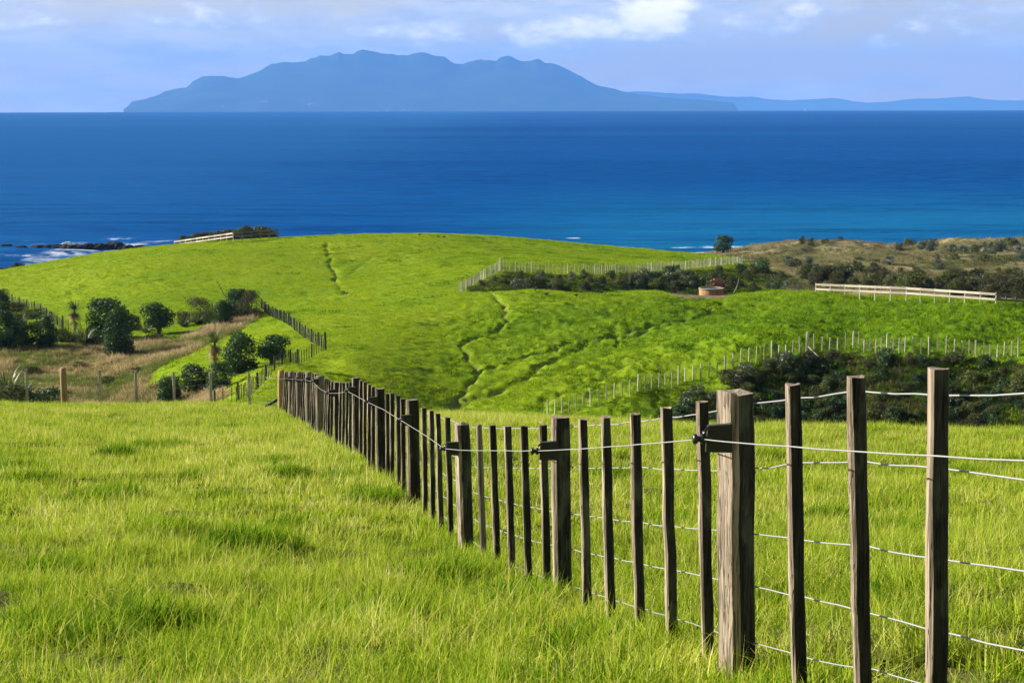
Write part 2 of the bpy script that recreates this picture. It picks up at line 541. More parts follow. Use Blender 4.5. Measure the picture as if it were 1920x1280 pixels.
# zones given as photograph outlines, limited in distance, and stored on the ground as what grows there
Z_DRY = [[(-40, 655), (60, 650), (200, 640), (330, 640), (420, 602), (470, 590), (500, 583), (440, 625), (400, 640), (350, 665), (290, 695), (265, 735), (300, 720), (420, 730), (430, 745), (330, 775), (-40, 775)]]
Z_BANK = [[(1300, 755), (1390, 720), (1500, 668), (1520, 664), (1960, 684), (1960, 840), (1240, 840), (1235, 775)],
          [(880, 540), (945, 512), (1100, 517), (1300, 508), (1420, 500), (1540, 545), (1540, 560), (880, 552)]]
PAD = [(1245, 551), (1290, 547), (1335, 547), (1372, 553), (1350, 560), (1290, 561)]

# ------------------------------------------------------------------ ground sheet
def build_ground():
    yr = np.concatenate([np.arange(-15, 60, .34), np.arange(60, 118, 1.1), np.arange(118, 216, .31), np.arange(216, 322, .46), np.arange(322, 345, 1.0), np.arange(345, 641, 1.5)])
    uc = np.concatenate([np.linspace(-.62, -.335, 22)[:-1], np.linspace(-.335, .335, 640), np.linspace(.335, .62, 22)[1:]])
    Yg, Ug = np.meshgrid(yr, uc, indexing='ij')
    Xg = Ug * (Yg + 25.0)
    Z = macro(Xg, Yg); dz, dirt = detail(Xg, Yg); Z = Z + dz; dirt = dirt.ravel()
    nr, nc = Xg.shape
    V = np.stack([Xg, Yg, Z], -1).reshape(-1, 3)
    idx = np.arange(nr * nc).reshape(nr, nc)
    F = np.stack([idx[:-1, :-1], idx[:-1, 1:], idx[1:, 1:], idx[1:, :-1]], -1).reshape(-1, 4)
    me = mesh_np('ground', V, F, mats=[M_GROUND])
    x, y, z = V.T
    yy = np.maximum(y, 2.0)
    px, py = project(x, yy, z)
    wob = (fbm(x * .12, y * .12, 61, 3) - .5) * 22
    dry = np.zeros(len(x)); bank = np.zeros(len(x))
    for poly in Z_DRY: dry = np.maximum(dry, in_poly(px + wob, py + wob * .6, poly) * ((y > 112) & (y < 225)))
    for k, poly in enumerate(Z_BANK):
        lim = ((y > 95) & (y < 150)) if k == 0 else ((y > 204) & (y < 285))
        bank = np.maximum(bank, in_poly(px + wob * .3, py + wob * .2, poly) * lim)
    patch = sstep(fbm(x * .22, y * .22, 63, 3), .38, .55)
    dry = dry * (.35 + .65 * patch)
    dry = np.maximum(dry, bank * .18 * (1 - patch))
    dune = sstep(y, 262, 300) * sstep(x - (0.075 * y + 13), 0, 16)
    dune = np.maximum(dune, sstep(y, 196, 215) * sstep(x, 38, 46))
    coast = sstep(z, 1.0, 4.5)
    sand = np.clip((1 - sstep(z, 1.5, 4.0)) * sstep(x, 30, 60) * sstep(y, 480, 520), 0, 1)
    hilln = sstep(y, 110, 120)
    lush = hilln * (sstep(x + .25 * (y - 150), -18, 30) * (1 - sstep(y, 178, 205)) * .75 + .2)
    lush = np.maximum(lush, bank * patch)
    dirt = np.maximum(dirt, in_poly(px + wob * .5, py + wob * .15, PAD) * ((y > 180) & (y < 212)) * .95)
    fattr(me, 'thatch', 1 - sstep(y, 58, 66)); fattr(me, 'dry', dry); fattr(me, 'dune', dune * (1 - sand)); fattr(me, 'sand', sand); fattr(me, 'dirt', np.clip(dirt, 0, 1)); fattr(me, 'lush', np.clip(lush, 0, 1))
    o = obj('ground', me); tag(o, 'rolling green pasture falling away to dunes and sea', None, None, 'structure')
    return o


GROUND = build_ground()


# ------------------------------------------------------------------ sea
def mat_sea():
    m, t, out = new_mat('sea_water')
    geo = t.n.new('ShaderNodeNewGeometry').outputs['Position']
    at = lambda n: t.node('ShaderNodeAttribute', {'attribute_name': n}).outputs['Fac']
    cur = t.noise(t.mapping(geo, scale=(.00035, .0016, 1)), 1.0, 5, .55, .5)
    streak = t.noise(t.mapping(geo, scale=(.0022, .018, 1)), 1.0, 5, .6, .3)
    chop = t.noise(t.mapping(geo, scale=(.045, .085, 1)), 1.0, 5, .72)
    deep = t.mix(t.smooth(cur, .35, .65), (.0004, .034, .165), (.0015, .060, .235))
    deep = t.mix(t.math('MULTIPLY', t.smooth(streak, .42, .68), .55), deep, (.002, .036, .150))
    deep = t.mix(t.math('MULTIPLY', t.smooth(chop, .42, .62), .55), deep, (.003, .085, .29))
    sx_ = t.node('ShaderNodeSeparateXYZ', i0=geo).outputs[0]
    deep = t.mix(t.math('MULTIPLY', t.smooth(t.math('ADD', t.math('MULTIPLY', sx_, -.0022), t.math('MULTIPLY', cur, .8)), .35, 1.1), .5), deep, (.016, .105, .29))
    shal = t.mix(t.smooth(streak, .4, .65), (.008, .14, .30), (.012, .21, .36))
    col = t.mix(at('shallow'), deep, shal)
    fn = t.noise(t.mapping(geo, scale=(.09, .045, 1)), 1.0, 6, .68, .8)
    foam = t.math('MULTIPLY', t.smooth(t.math('ADD', at('foam'), t.math('MULTIPLY', t.math('SUBTRACT', fn, .5), 1.9)), .42, 1.0), .9)
    col = t.mix(foam, col, (.62, .68, .74))
    # steep wind chop hides the mirror angle: a fixed small share of gloss over the water's own blue
    h1 = t.noise(t.mapping(geo, scale=(.10, .30, 1)), 1.0, 5, .65)
    h2 = t.noise(t.mapping(geo, scale=(.010, .045, 1)), 1.0, 4, .6)
    bump = t.node('ShaderNodeBump', Strength=.8, Distance=1.2, Height=t.math('ADD', h1, t.math('MULTIPLY', h2, 2.5)))
    dif = t.node('ShaderNodeBsdfDiffuse', Color=col, Normal=bump.outputs[0])
    glo = t.node('ShaderNodeBsdfGlossy', Color=(.55, .8, 1), Roughness=.32, Normal=bump.outputs[0])
    mx = t.node('ShaderNodeMixShader', Fac=t.math('MULTIPLY', .014, t.math('SUBTRACT', 1.0, foam)))
    t.l.new(dif.outputs[0], mx.inputs[1]); t.l.new(glo.outputs[0], mx.inputs[2])
    t.l.new(mx.outputs[0], out.inputs[0])
    return m


M_SEA = mat_sea()
SEA_END = 11800.0


def build_sea():
    yr = np.concatenate([np.arange(380, 1000, 2.2), np.geomspace(1000, 3000, 160)[1:], np.geomspace(3000, SEA_END, 70)[1:]])
    uc = np.linspace(-.75, .75, 420)
    Yg, Ug = np.meshgrid(yr, uc, indexing='ij')
    ang = Ug; Xg = Yg * np.sin(ang) ; Yc = Yg * np.cos(ang)
    far = sstep(Yg, 700, 1500)
    # long swells that steepen towards the beach
    ph = (Yc + .05 * Xg + 34 * fbm(Xg * .004, Yc * .004, 71, 3)) / 46.0 * 2 * np.pi
    crest = np.exp(-((1 - np.cos(ph)) / .35))
    mod = sstep(fbm(Xg * .006, Yc * .012, 73, 3), .35, .65)
    shoal = 1 - sstep(Yc, 600, 1250)
    Z = crest * mod * (.4 + 1.7 * shoal) + .2 * np.sin(ph * .37) * shoal
    Z = Z * (1 - sstep(Yg, 1800, 2800))
    V = np.stack([Xg, Yc, Z], -1).reshape(-1, 3)
    nr, nc = Xg.shape; idx = np.arange(nr * nc).reshape(nr, nc)
    F = np.stack([idx[:-1, :-1], idx[:-1, 1:], idx[1:, 1:], idx[1:, :-1]], -1).reshape(-1, 4)
    me = mesh_np('sea', V, F, mats=[M_SEA])
    x, y, z = V.T
    g = macro(x, np.clip(y, 0, 640))
    shallow = (1 - sstep(y, 610, 1150)) * sstep(x, -60, 60) * .42
    foam = np.zeros(len(x))
    left = (1 - sstep(x, -86, -58)) * (1 - sstep(y, 625, 680))
    foam = np.maximum(foam, left * (.24 + .34 * sstep(fbm(x * .035, y * .03, 75, 3), .36, .62)))
    # shore break on the beach
    dshore = 592 + 10 * (fbm(x * .01, x * 0 + 3, 77, 2) - .5)
    foam = np.maximum(foam, sstep(x, 30, 70) * np.exp(-((y - dshore) / 9) ** 2) * .85)
    # one breaking crest out beyond the hill
    bx, by = P(1074, 445.5, 640)[0], 638.0
    foam = np.maximum(foam, np.exp(-((x - bx) / 3.4) ** 4) * np.exp(-((y - by) / 3.2) ** 2) * 1.1)
    fattr(me, 'shallow', shallow); fattr(me, 'foam', foam)
    o = obj('sea', me); tag(o, 'deep blue sea with long low swells', None, None, 'structure')
    return o


build_sea()


# ------------------------------------------------------------------ island and far coast
def mat_island():
    m, t, out = new_mat('forested_rock')
    geo = t.n.new('ShaderNodeNewGeometry')
    pos = geo.outputs['Position']
    n1 = t.noise(t.mapping(pos, scale=(.0018, .0018, .0018)), 1.0, 6, .6)
    col = t.ramp(n1, [(.35, (.018, .035, .014)), (.55, (.035, .055, .022)), (.72, (.06, .075, .035))])
    cl = t.node('ShaderNodeAttribute', {'attribute_name': 'cliff'}).outputs['Fac']
    n2 = t.noise(t.mapping(pos, scale=(.011, .011, .0035)), 1.0, 5, .6)
    cm = t.smooth(t.math('ADD', cl, t.math('MULTIPLY', t.math('SUBTRACT', n2, .5), 1.6)), .55, .75)
    col = t.mix(t.math('MULTIPLY', cm, .7), col, (.60, .40, .32))
    b = t.node('ShaderNodeBsdfDiffuse', Color=col)
    t.l.new(b.outputs[0], out.inputs[0])
    return m


M_ISLE = mat_island()


def build_land(name, prof, D0, D1, Dr, label, cat=None, seed=5, cliffs=(), nx=520, ny=70, rough=1.0):
    """ridge profile (px, py) at distance Dr, falling to the water at D0 in front and D1 behind"""
    prof = np.array(prof, float)
    pxs = np.linspace(prof[0, 0], prof[-1, 0], nx)
    pys = np.interp(pxs, prof[:, 0], prof[:, 1])
    pys = pys + (vnoise(pxs * .11, pxs * 0, seed) - .5) * 2.2 * rough * np.clip((205 - pys) / 40, 0, 1)
    T = np.linspace(0, 1, ny)
    tr = (Dr - D0) / (D1 - D0)
    zs = H - (209.5 - LEVEL) / FPX * D0 - 8
    tops = np.array([P(px, py, Dr) for px, py in zip(pxs, pys)])
    TT, II = np.meshgrid(T, np.arange(nx), indexing='ij')
    Yv = D0 + (D1 - D0) * TT
    k = np.clip(np.where(TT <= tr, TT / tr, (1 - TT) / (1 - tr)), 0, 1)
    Xv = tops[II, 0] * (Yv / Dr)
    rid = fbm(Xv / 1300 + Yv / 2100 + seed, Yv / 1500 - Xv / 4000, seed + 2, 4)
    ker = np.exp(-np.linspace(-2, 2, 61) ** 2); ker /= ker.sum()
    tsm = np.convolve(np.pad(tops[:, 2], 30, mode='edge'), ker, 'valid')
    blend = k ** 5
    Zv = zs + ((tops[II, 2] * blend + tsm[II] * (1 - blend)) - zs) * k ** (.70 + .40 * rid)
    V = np.stack([Xv, Yv, Zv], -1).reshape(-1, 3)
    cl = np.zeros(TT.shape)
    for (a0, a1, t0) in cliffs:
        cl = np.maximum(cl, ((pxs[II] > a0) & (pxs[II] < a1)) * np.clip(1 - np.abs(TT / tr - t0) / .10, 0, 1) * .52)
    cl = cl.ravel()
    idx = np.arange(nx * ny).reshape(ny, nx)
    F = np.stack([idx[:-1, :-1], idx[:-1, 1:], idx[1:, 1:], idx[1:, :-1]], -1).reshape(-1, 4)
    me = mesh_np(name, V, F, mats=[M_ISLE]); fattr(me, 'cliff', cl)
    o = obj(name, me); tag(o, label, None, None, 'structure')
    return o


ISLE = [(232, 210), (236, 203), (248, 190), (268, 187), (290, 180), (308, 172), (330, 167), (350, 163), (362, 152), (378, 143), (395, 141), (415, 142), (430, 144), (447, 146),
        (470, 139), (490, 130), (510, 119), (530, 116), (550, 115.5), (567, 115.5), (585, 109), (600, 103), (618, 103), (634, 97), (648, 100), (662, 100), (670, 94), (679, 91), (692, 94), (705, 96),
        (720, 100), (735, 99.5), (750, 103), (765, 104), (778, 99), (790, 96), (803, 99), (815, 103), (835, 105), (843, 113), (853, 118.5), (868, 119), (880, 114), (900, 110), (915, 112), (930, 114),
        (938, 107), (948, 104), (957, 105), (968, 110), (980, 115), (995, 114), (1005, 110), (1012, 111), (1022, 117), (1035, 118), (1055, 124), (1070, 132), (1090, 143), (1108, 154), (1120, 161), (1140, 164),
        (1165, 170), (1200, 177), (1240, 182), (1290, 186), (1340, 189), (1372, 192), (1380, 198), (1383, 208)]
build_land('island', ISLE, 19500, 25500, 22500, 'long mountainous island hazed blue on the horizon', seed=5,
           cliffs=[(540, 592, .13), (482, 505, .2), (640, 656, .1), (700, 760, .03), (330, 345, .12), (410, 420, .12)])
HILLS = [(1080, 200), (1130, 180), (1180, 170), (1200, 169), (1230, 172), (1260, 174), (1290, 175), (1305, 173), (1330, 178), (1360, 181), (1400, 181), (1410, 180), (1440, 186), (1480, 188), (1520, 186),
         (1560, 183), (1575, 184), (1600, 190), (1630, 193), (1665, 191), (1690, 187), (1720, 184), (1750, 184), (1785, 182), (1815, 179), (1840, 185), (1870, 188), (1900, 188), (1960, 187), (2060, 190), (2160, 186), (2300, 192), (2420, 200)]
build_land('distant_hills', HILLS, 29000, 32000, 30500, 'faint blue hills along the horizon right of the island', seed=9, nx=260, ny=30, rough=.6)

# ------------------------------------------------------------------ haze: one closed box of thin even air
HAZE_DENS = 5.3e-5
mb = MB(); mb.box((0, 16050, 400), (36000, 32900, 1200))
m_h, t_h, o_h = new_mat('haze_air')
pv = t_h.node('ShaderNodeVolumePrincipled')
pv.inputs['Color'].default_value = (.13, .375, 1.0, 1)
pv.inputs['Density'].default_value = HAZE_DENS
pv.inputs['Anisotropy'].default_value = 0.0
t_h.l.new(pv.outputs[0], o_h.inputs['Volume'])
hz = obj('haze', mb.mesh('haze', m_h)); tag(hz, 'thin blue sea haze over the whole view', None, None, 'stuff')


# ------------------------------------------------------------------ object materials
def mat_wood(name, dark, mid, light, lichen=.35):
    m, t, out = new_mat(name)
    tc = t.n.new('ShaderNodeTexCoord').outputs['Object']
    oi = t.n.new('ShaderNodeObjectInfo')
    off = t.vmath('ADD', tc, t.node('ShaderNodeCombineXYZ', X=t.math('MULTIPLY', oi.outputs['Random'], 31.0), Y=t.math('MULTIPLY', oi.outputs['Random'], 17.0), Z=t.math('MULTIPLY', oi.outputs['Random'], 57.0)).outputs[0])
    grain = t.noise(t.mapping(off, scale=(55, 55, 2.2)), 1.0, 5, .65, .4)
    fine = t.noise(t.mapping(off, scale=(160, 160, 9)), 1.0, 3, .6)
    blot = t.noise(t.mapping(off, scale=(9, 9, 3.0)), 1.0, 4, .6)
    g = t.math('ADD', t.math('MULTIPLY', grain, .65), t.math('MULTIPLY', fine, .35))
    col = t.ramp(g, [(.30, dark), (.48, mid), (.66, light)])
    crk = t.noise(t.mapping(off, scale=(38, 38, .9)), 1.0, 3, .7, .6)
    crack = t.smooth(t.math('ABSOLUTE', t.math('SUBTRACT', crk, .5)), .022, .004)
    col = t.mix(t.math('MULTIPLY', t.smooth(blot, .5, .7), .45), col, dark)
    col = t.mix(t.math('MULTIPLY', crack, .85), col, tuple(x * .35 for x in dark))
    knot = t.node('ShaderNodeTexVoronoi', {'feature': 'F1'}, Vector=t.mapping(off, scale=(9, 9, 3.5)), Scale=1.0)
    col = t.mix(t.math('MULTIPLY', t.smooth(knot.outputs['Distance'], .16, .07), .7), col, dark)
    col = t.mix(t.math('MULTIPLY', t.smooth(blot, .5, .35), lichen), col, (.16, .19, .12))
    v = t.math('ADD', .72, t.math('MULTIPLY', oi.outputs['Random'], .5))
    col = t.mix(1.0, col, t.node('ShaderNodeCombineXYZ', X=v, Y=v, Z=v).outputs[0], 'MULTIPLY')
    b = t.node('ShaderNodeBsdfPrincipled', Base_Color=col, Roughness=.85)
    b.inputs['Specular IOR Level'].default_value = .2
    bump = t.node('ShaderNodeBump', Strength=.8, Distance=.006, Height=t.math('SUBTRACT', g, crack))
    t.l.new(bump.outputs[0], b.inputs['Normal']); t.l.new(b.outputs[0], out.inputs[0])
    return m


def mat_plain(name, c, rough=.6, metal=0.0, spec=.4, var=.15):
    m, t, out = new_mat(name)
    tc = t.n.new('ShaderNodeTexCoord').outputs['Object']
    n = t.noise(tc, 14.0, 4, .6)
    col = t.mix(n, tuple(x * (1 - var) for x in c), tuple(min(1, x * (1 + var)) for x in c))
    b = t.node('ShaderNodeBsdfPrincipled', Base_Color=col, Roughness=rough, Metallic=metal)
    b.inputs['Specular IOR Level'].default_value = spec
    t.l.new(b.outputs[0], out.inputs[0])
    return m


def mat_leaf(name, c_lo, c_hi, trans=.35, gloss=.08, rand=.5, rough=.45):
    """leaf colour varies by object and by spot in the crown"""
    m, t, out = new_mat(name)
    tc = t.n.new('ShaderNodeTexCoord').outputs['Object']
    geo = t.n.new('ShaderNodeNewGeometry')
    rr = geo.outputs['Random Per Island']
    oi = t.n.new('ShaderNodeObjectInfo').outputs['Random']
    n = t.noise(tc, 3.0, 3, .6)
    f = t.math('ADD', t.math('MULTIPLY', n, .5), t.math('ADD', t.math('MULTIPLY', rr, .3), t.math('MULTIPLY', oi, .35)))
    col = t.mix(t.smooth(f, .25, .9), c_lo, c_hi)
    d = t.node('ShaderNodeBsdfDiffuse', Color=col)
    tr = t.node('ShaderNodeBsdfTranslucent', Color=t.mix(.5, col, (c_hi[0] * 1.3, c_hi[1] * 1.3, c_hi[2] * .6)))
    a = t.node('ShaderNodeMixShader', Fac=trans); t.l.new(d.outputs[0], a.inputs[1]); t.l.new(tr.outputs[0], a.inputs[2])
    g = t.node('ShaderNodeBsdfGlossy', Color=(.8, .85, .8), Roughness=rough)
    b = t.node('ShaderNodeMixShader', Fac=gloss); t.l.new(a.outputs[0], b.inputs[1]); t.l.new(g.outputs[0], b.inputs[2])
    t.l.new(b.outputs[0], out.inputs[0])
    return m


def mat_blade(name, stops, trans=.45, drift=0.0):
    """grass blades: colour by the patch's own tint, a random share and the height along the blade"""
    m, t, out = new_mat(name)
    tint = t.node('ShaderNodeAttribute', {'attribute_type': 'INSTANCER', 'attribute_name': 'tint'}).outputs['Fac']
    h = t.node('ShaderNodeAttribute', {'attribute_name': 'along'}).outputs['Fac']
    rr = t.n.new('ShaderNodeNewGeometry').outputs['Random Per Island']
    f = t.math('ADD', t.math('MULTIPLY', tint, .62), t.math('ADD', t.math('MULTIPLY', t.math('SUBTRACT', t.math('POWER', rr, 1.5), .25), .62), t.math('MULTIPLY', h, .16)))
    if drift:
        pos = t.n.new('ShaderNodeNewGeometry').outputs['Position']
        w1 = t.noise(t.mapping(pos, scale=(1, 1, .0)), .8, 3, .6)
        f = t.math('ADD', f, t.math('MULTIPLY', t.math('SUBTRACT', w1, .5), drift))
    col = t.ramp(f, stops)
    d = t.node('ShaderNodeBsdfDiffuse', Color=col)
    tr = t.node('ShaderNodeBsdfTranslucent', Color=col)
    a = t.node('ShaderNodeMixShader', Fac=trans); t.l.new(d.outputs[0], a.inputs[1]); t.l.new(tr.outputs[0], a.inputs[2])
    t.l.new(a.outputs[0], out.inputs[0])
    return m


M_WOOD = mat_wood('shaded_weathered_wood', (.010, .011, .009), (.027, .026, .021), (.062, .056, .045), .35)  # darkened so the near fence's unlit faces carry shade in their colour
M_WOODL = mat_wood('sunlit_weathered_wood', (.085, .064, .042), (.30, .240, .172), (.50, .415, .305), .15)  # paler copy: sunlight painted onto left faces and tops of near uprights
M_WOODP = mat_wood('pale_weathered_wood', (.30, .26, .19), (.50, .45, .35), (.62, .56, .45), .08)
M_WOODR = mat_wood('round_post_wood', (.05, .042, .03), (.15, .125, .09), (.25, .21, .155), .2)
M_PINE = mat_wood('yellow_pine', (.30, .19, .08), (.46, .31, .14), (.56, .40, .20), .05)
M_RAIL = mat_wood('sunbleached_board', (.30, .26, .19), (.44, .39, .30), (.52, .47, .37), .05)
M_WIRE = mat_plain('galvanised_wire', (.34, .34, .33), .45, .3, .5)
M_WIRED = mat_plain('dull_wire', (.20, .20, .19), .6, .2, .3)
M_BLACK = mat_plain('black_plastic', (.012, .012, .013), .35, 0, .5)
M_WHITE = mat_plain('white_porcelain', (.75, .75, .73), .3, 0, .5)
M_BARK = mat_wood('bark', (.05, .04, .03), (.11, .09, .065), (.18, .15, .11), .2)

# ------------------------------------------------------------------ posts and battens
FENCE_YAW = math.atan(-MF_S)


def rect_post(w_, d_, h, seed, jit=.0025, cham=.18, lev=9, top='flat', lean=(0, 0), yaw=0.0, lit_side=0):
    """sawn timber: chamfered section, slightly wavering edges, worn top; base at the origin"""
    r = random.Random(seed); mb = MB()
    c = cham * min(w_, d_); hx, hy = w_ / 2, d_ / 2
    sec = [(-hx + c, -hy), (hx - c, -hy), (hx, -hy + c), (hx, hy - c), (hx - c, hy), (-hx + c, hy), (-hx, hy - c), (-hx, -hy + c)]
    ca, sa = math.cos(yaw), math.sin(yaw)
    rows = []
    wob = [(r.uniform(-1, 1) * jit, r.uniform(-1, 1) * jit) for _ in range(lev)]
    for k in range(lev):
        t = k / (lev - 1); z = h * t; row = []
        shr = 1.0 if k < lev - 1 else .96
        for q, (x, y) in enumerate(sec):
            x = x * shr + wob[k][0] + r.uniform(-1, 1) * jit; y = y * shr + wob[k][1] + r.uniform(-1, 1) * jit
            zz = z
            if k == lev - 1:
                zz += r.uniform(-1, 1) * jit * 1.5
                if top == 'rot': zz -= r.uniform(0, .012)
                if top == 'dome': zz -= .012
            X = x * ca - y * sa + lean[0] * t; Y = x * sa + y * ca + lean[1] * t
            row.append((X, Y, zz))
        rows.append(row)
    V = [p for row in rows for p in row]; F = []; MI = []
    for k in range(lev - 1):
        for q in range(8):
            q2 = (q + 1) % 8
            F.append((k * 8 + q, k * 8 + q2, (k + 1) * 8 + q2, (k + 1) * 8 + q)); MI.append(1 if q in (6, 7) or (q == 5 and lit_side > 1) else 0)
    cz = h + (.010 if top == 'dome' else -.001 if top == 'flat' else -.012)
    V.append((lean[0] + r.uniform(-.003, .003), lean[1], cz)); n = len(V) - 1
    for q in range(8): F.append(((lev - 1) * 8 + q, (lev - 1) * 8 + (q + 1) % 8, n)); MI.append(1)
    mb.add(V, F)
    if lit_side: mb.m = MI  # lit and shaded sides painted by material, not by weathering
    return mb


def round_post(rad, h, seed, lean=(0, 0), lev=8, n=12):
    r = random.Random(seed); mb = MB(); V = []; F = []
    bul = [r.uniform(.94, 1.06) for _ in range(n)]
    for k in range(lev):
        t = k / (lev - 1)
        rr = rad * (1.06 - .10 * t) * (.93 if k == lev - 1 else 1)
        for q in range(n):
            a = 2 * math.pi * q / n
            V.append((math.cos(a) * rr * bul[q] + lean[0] * t + r.uniform(-.002, .002), math.sin(a) * rr * bul[q] + lean[1] * t, h * t + (r.uniform(-.006, .004) if k == lev - 1 else 0)))
    for k in range(lev - 1):
        for q in range(n): F.append((k * n + q, k * n + (q + 1) % n, (k + 1) * n + (q + 1) % n, (k + 1) * n + q))
    V.append((lean[0], lean[1], h + .008)); c = len(V) - 1
    for q in range(n): F.append(((lev - 1) * n + q, (lev - 1) * n + (q + 1) % n, c))
    mb.add(V, F); return mb


class Fence:
    """an Empty at the fence's start that parents posts, battens, wires and fittings"""
    def __init__(self, name, loc, label, cat='fence', group=None):
        self.o = tag(empty(name, loc), label, cat, group); self.base = Vector(loc)

    def part(self, name, me, loc=(0, 0, 0), rot=None, scale=None, parent=None):
        o = obj(name, me, parent or self.o, Vector(loc) - self.base if parent is None else loc, rot, scale)
        return o


# --- the near fence -------------------------------------------------------------------------
b0 = P(1382, 1270, mf_Y(1382))
NEAR = Fence('post_and_batten_fence', (float(b0[0]), float(b0[1]), gz1(b0[0], b0[1])), 'weathered post and batten fence down the near paddock, hot wire on black insulators')


def upright(name, pxt, pyt, pxb, w_, d_, seed, yaw=None, kind='rect', mat=None, top='flat', pyb=None, ybias=0.0):
    pm = (pxt + pxb) / 2
    Y = mf_Y(pm) + ybias
    T = P(pxt, pyt, Y); x = float(P(pxb, (pyb or 1200), Y)[0])
    g = gz1(x, Y); z0 = g - .25; h = float(T[2]) - z0
    lean = (float(T[0]) - x, 0)
    k = h / max(.3, (float(T[2]) - g))
    if kind == 'rect': me = rect_post(w_, d_, h, seed, top=top, lean=(lean[0] * 1.0, 0), yaw=FENCE_YAW if yaw is None else R(yaw), lit_side=1).mesh(name, [mat or M_WOOD, M_WOODL])
    else: me = round_post(w_, h, seed, lean).mesh(name, mat or M_WOODR, True)
    NEAR.part(name, me, (x, Y, z0))
    return Vector((x, Y, z0)), Vector(T)


NP = [(1379, 730, 1384, 1270, .122, .135, 33, 'rect', 'rot'), (1051, 782, 1056, 1120, .108, .10, 10, 'rect', 'flat'), (866, 792, 876, 1035, .115, .11, 27, 'rect', 'dome'),
      (773, 749, 777, 943, .125, .10, 14, 'rect', 'flat'), (712, 728, 715, 886, .115, .10, 9, 'rect', 'flat'), (667, 708, 668, 848, .105, .10, 20, 'rect', 'flat'),
      (632, 716, 632, 822, .12, .10, 6, 'rect', 'flat'), (600, 705, 602, 811, .095, 0, 0, 'round', ''), (579, 698, 580, 790, .088, 0, 0, 'round', ''),
      (561, 698, 562, 786, .080, 0, 0, 'round', ''), (546, 697, 546, 777, .078, 0, 0, 'round', '')]
near_posts = []
for i, (xt, yt, xb, yb, w_, d_, yaw, kind, top) in enumerate(NP):
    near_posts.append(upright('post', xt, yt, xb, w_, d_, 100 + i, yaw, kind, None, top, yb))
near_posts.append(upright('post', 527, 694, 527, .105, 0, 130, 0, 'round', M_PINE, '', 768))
NB = [(1759, 690, 1774), (1604, 705, 1636), (1487, 720, 1510), (1317, 752, 1333), (1249, 764, 1264), (1190, 775, 1204), (1136, 781, 1148), (1093, 785, 1104),
      (1018, 796, 1029), (982, 798, 994), (952, 798, 963), (923, 797, 935), (839, 782, 848), (821, 775, 829), (808, 769, 814), (795, 764, 799),
      (755, 747, 759), (746, 741, 750), (735, 737, 738), (726, 737, 730), (700, 725, 701), (692, 720, 695), (684, 716, 687), (677, 713, 679),
      (657, 716, 659), (651.5, 717, 653), (644.5, 717.5, 646), (639, 717, 640), (622.5, 714.5, 624), (618, 713, 619), (615, 711, 615.5), (611.5, 709, 612),
      (595.5, 702, 596), (592, 701, 592.5), (588.5, 700, 589), (585.8, 699.5, 586), (575, 699, 575), (571.5, 699, 571.5), (568, 698.5, 568),
      (557, 698, 557), (554, 698, 554), (551.5, 697.5, 551.5), (541.5, 697.5, 541.5), (538.5, 697, 538.5), (535.5, 697, 535.5)]
for i, (xt, yt, xb) in enumerate(NB):
    w_ = (.058, .056, .052)[i] if i < 3 else .050
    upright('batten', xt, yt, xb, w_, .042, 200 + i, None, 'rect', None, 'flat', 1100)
upright('batten', 898, 797, 909, .026, 0, 260, None, 'round', M_WOODR, '', 1056)


def wavy(pts, step, amp, seed):
    """a slack wire through pts with small kinks"""
    r = random.Random(seed); out = []
    for a, b in zip(pts[:-1], pts[1:]):
        a = Vector(a); b = Vector(b); n = max(2, int((b - a).length / step))
        for k in range(n):
            t = k / n
            s = math.sin(math.pi * t)
            out.append(a.lerp(b, t) + Vector((r.uniform(-1, 1) * amp * .5, 0, r.uniform(-1, 1) * amp - s * amp * .8)))
    out.append(Vector(pts[-1])); return out


WPX = [[(2060, 735), (1920, 737), (1760, 740), (1605, 734), (1495, 747), (1415, 757), (1320, 774), (1250, 783), (1190, 790), (1130, 796), (1050, 800), (960, 803), (890, 801)],
       [(2060, 925), (1920, 900), (1770, 878), (1620, 866), (1500, 868), (1415, 878), (1320, 881), (1190, 876), (1060, 876), (960, 877), (895, 876)],
       [(2060, 1085), (1920, 1068), (1770, 1047), (1630, 1025), (1510, 1012), (1420, 1000), (1300, 990), (1190, 978), (1080, 964), (980, 948), (895, 926)],
       [(2060, 1245), (1920, 1218), (1790, 1190), (1640, 1150), (1510, 1118), (1420, 1101), (1290, 1074), (1130, 1042), (1080, 1031), (980, 1008), (900, 980)],
       [(1800, 1300), (1640, 1255), (1510, 1232), (1420, 1205), (1280, 1163), (1130, 1116), (1080, 1100), (990, 1072), (910, 1034)]]
WH = [1.03, .74, .51, .30, .12]
OFFR = .055
for wi, pl in enumerate(WPX):
    pts = []
    for px, py in pl:
        Y = (MF_X0 + OFFR) / ((px - CXP) / FPX - MF_S); pts.append(P(px, py, Y))
    for (pb, pt) in near_posts[3:]:
        x = MF_X0 + OFFR + MF_S * pb.y; pts.append((x, pb.y, gz1(x, pb.y) + WH[wi]))
    mb = MB(); mb.tube(wavy(pts, .16, .0035, 300 + wi), .0030 if wi < 4 else .0026, 6)
    NEAR.part('wire', mb.mesh('wire', M_WIRE, True), (0, 0, 0))
mb = MB(); mb.tube([(-.012, 0, .010), (.010, 0, .012), (.014, 0, 0), (.010, 0, -.012), (-.012, 0, -.010)], .0028, 5)
ME_STAPLE = mb.mesh('staple', M_WIRED, True)
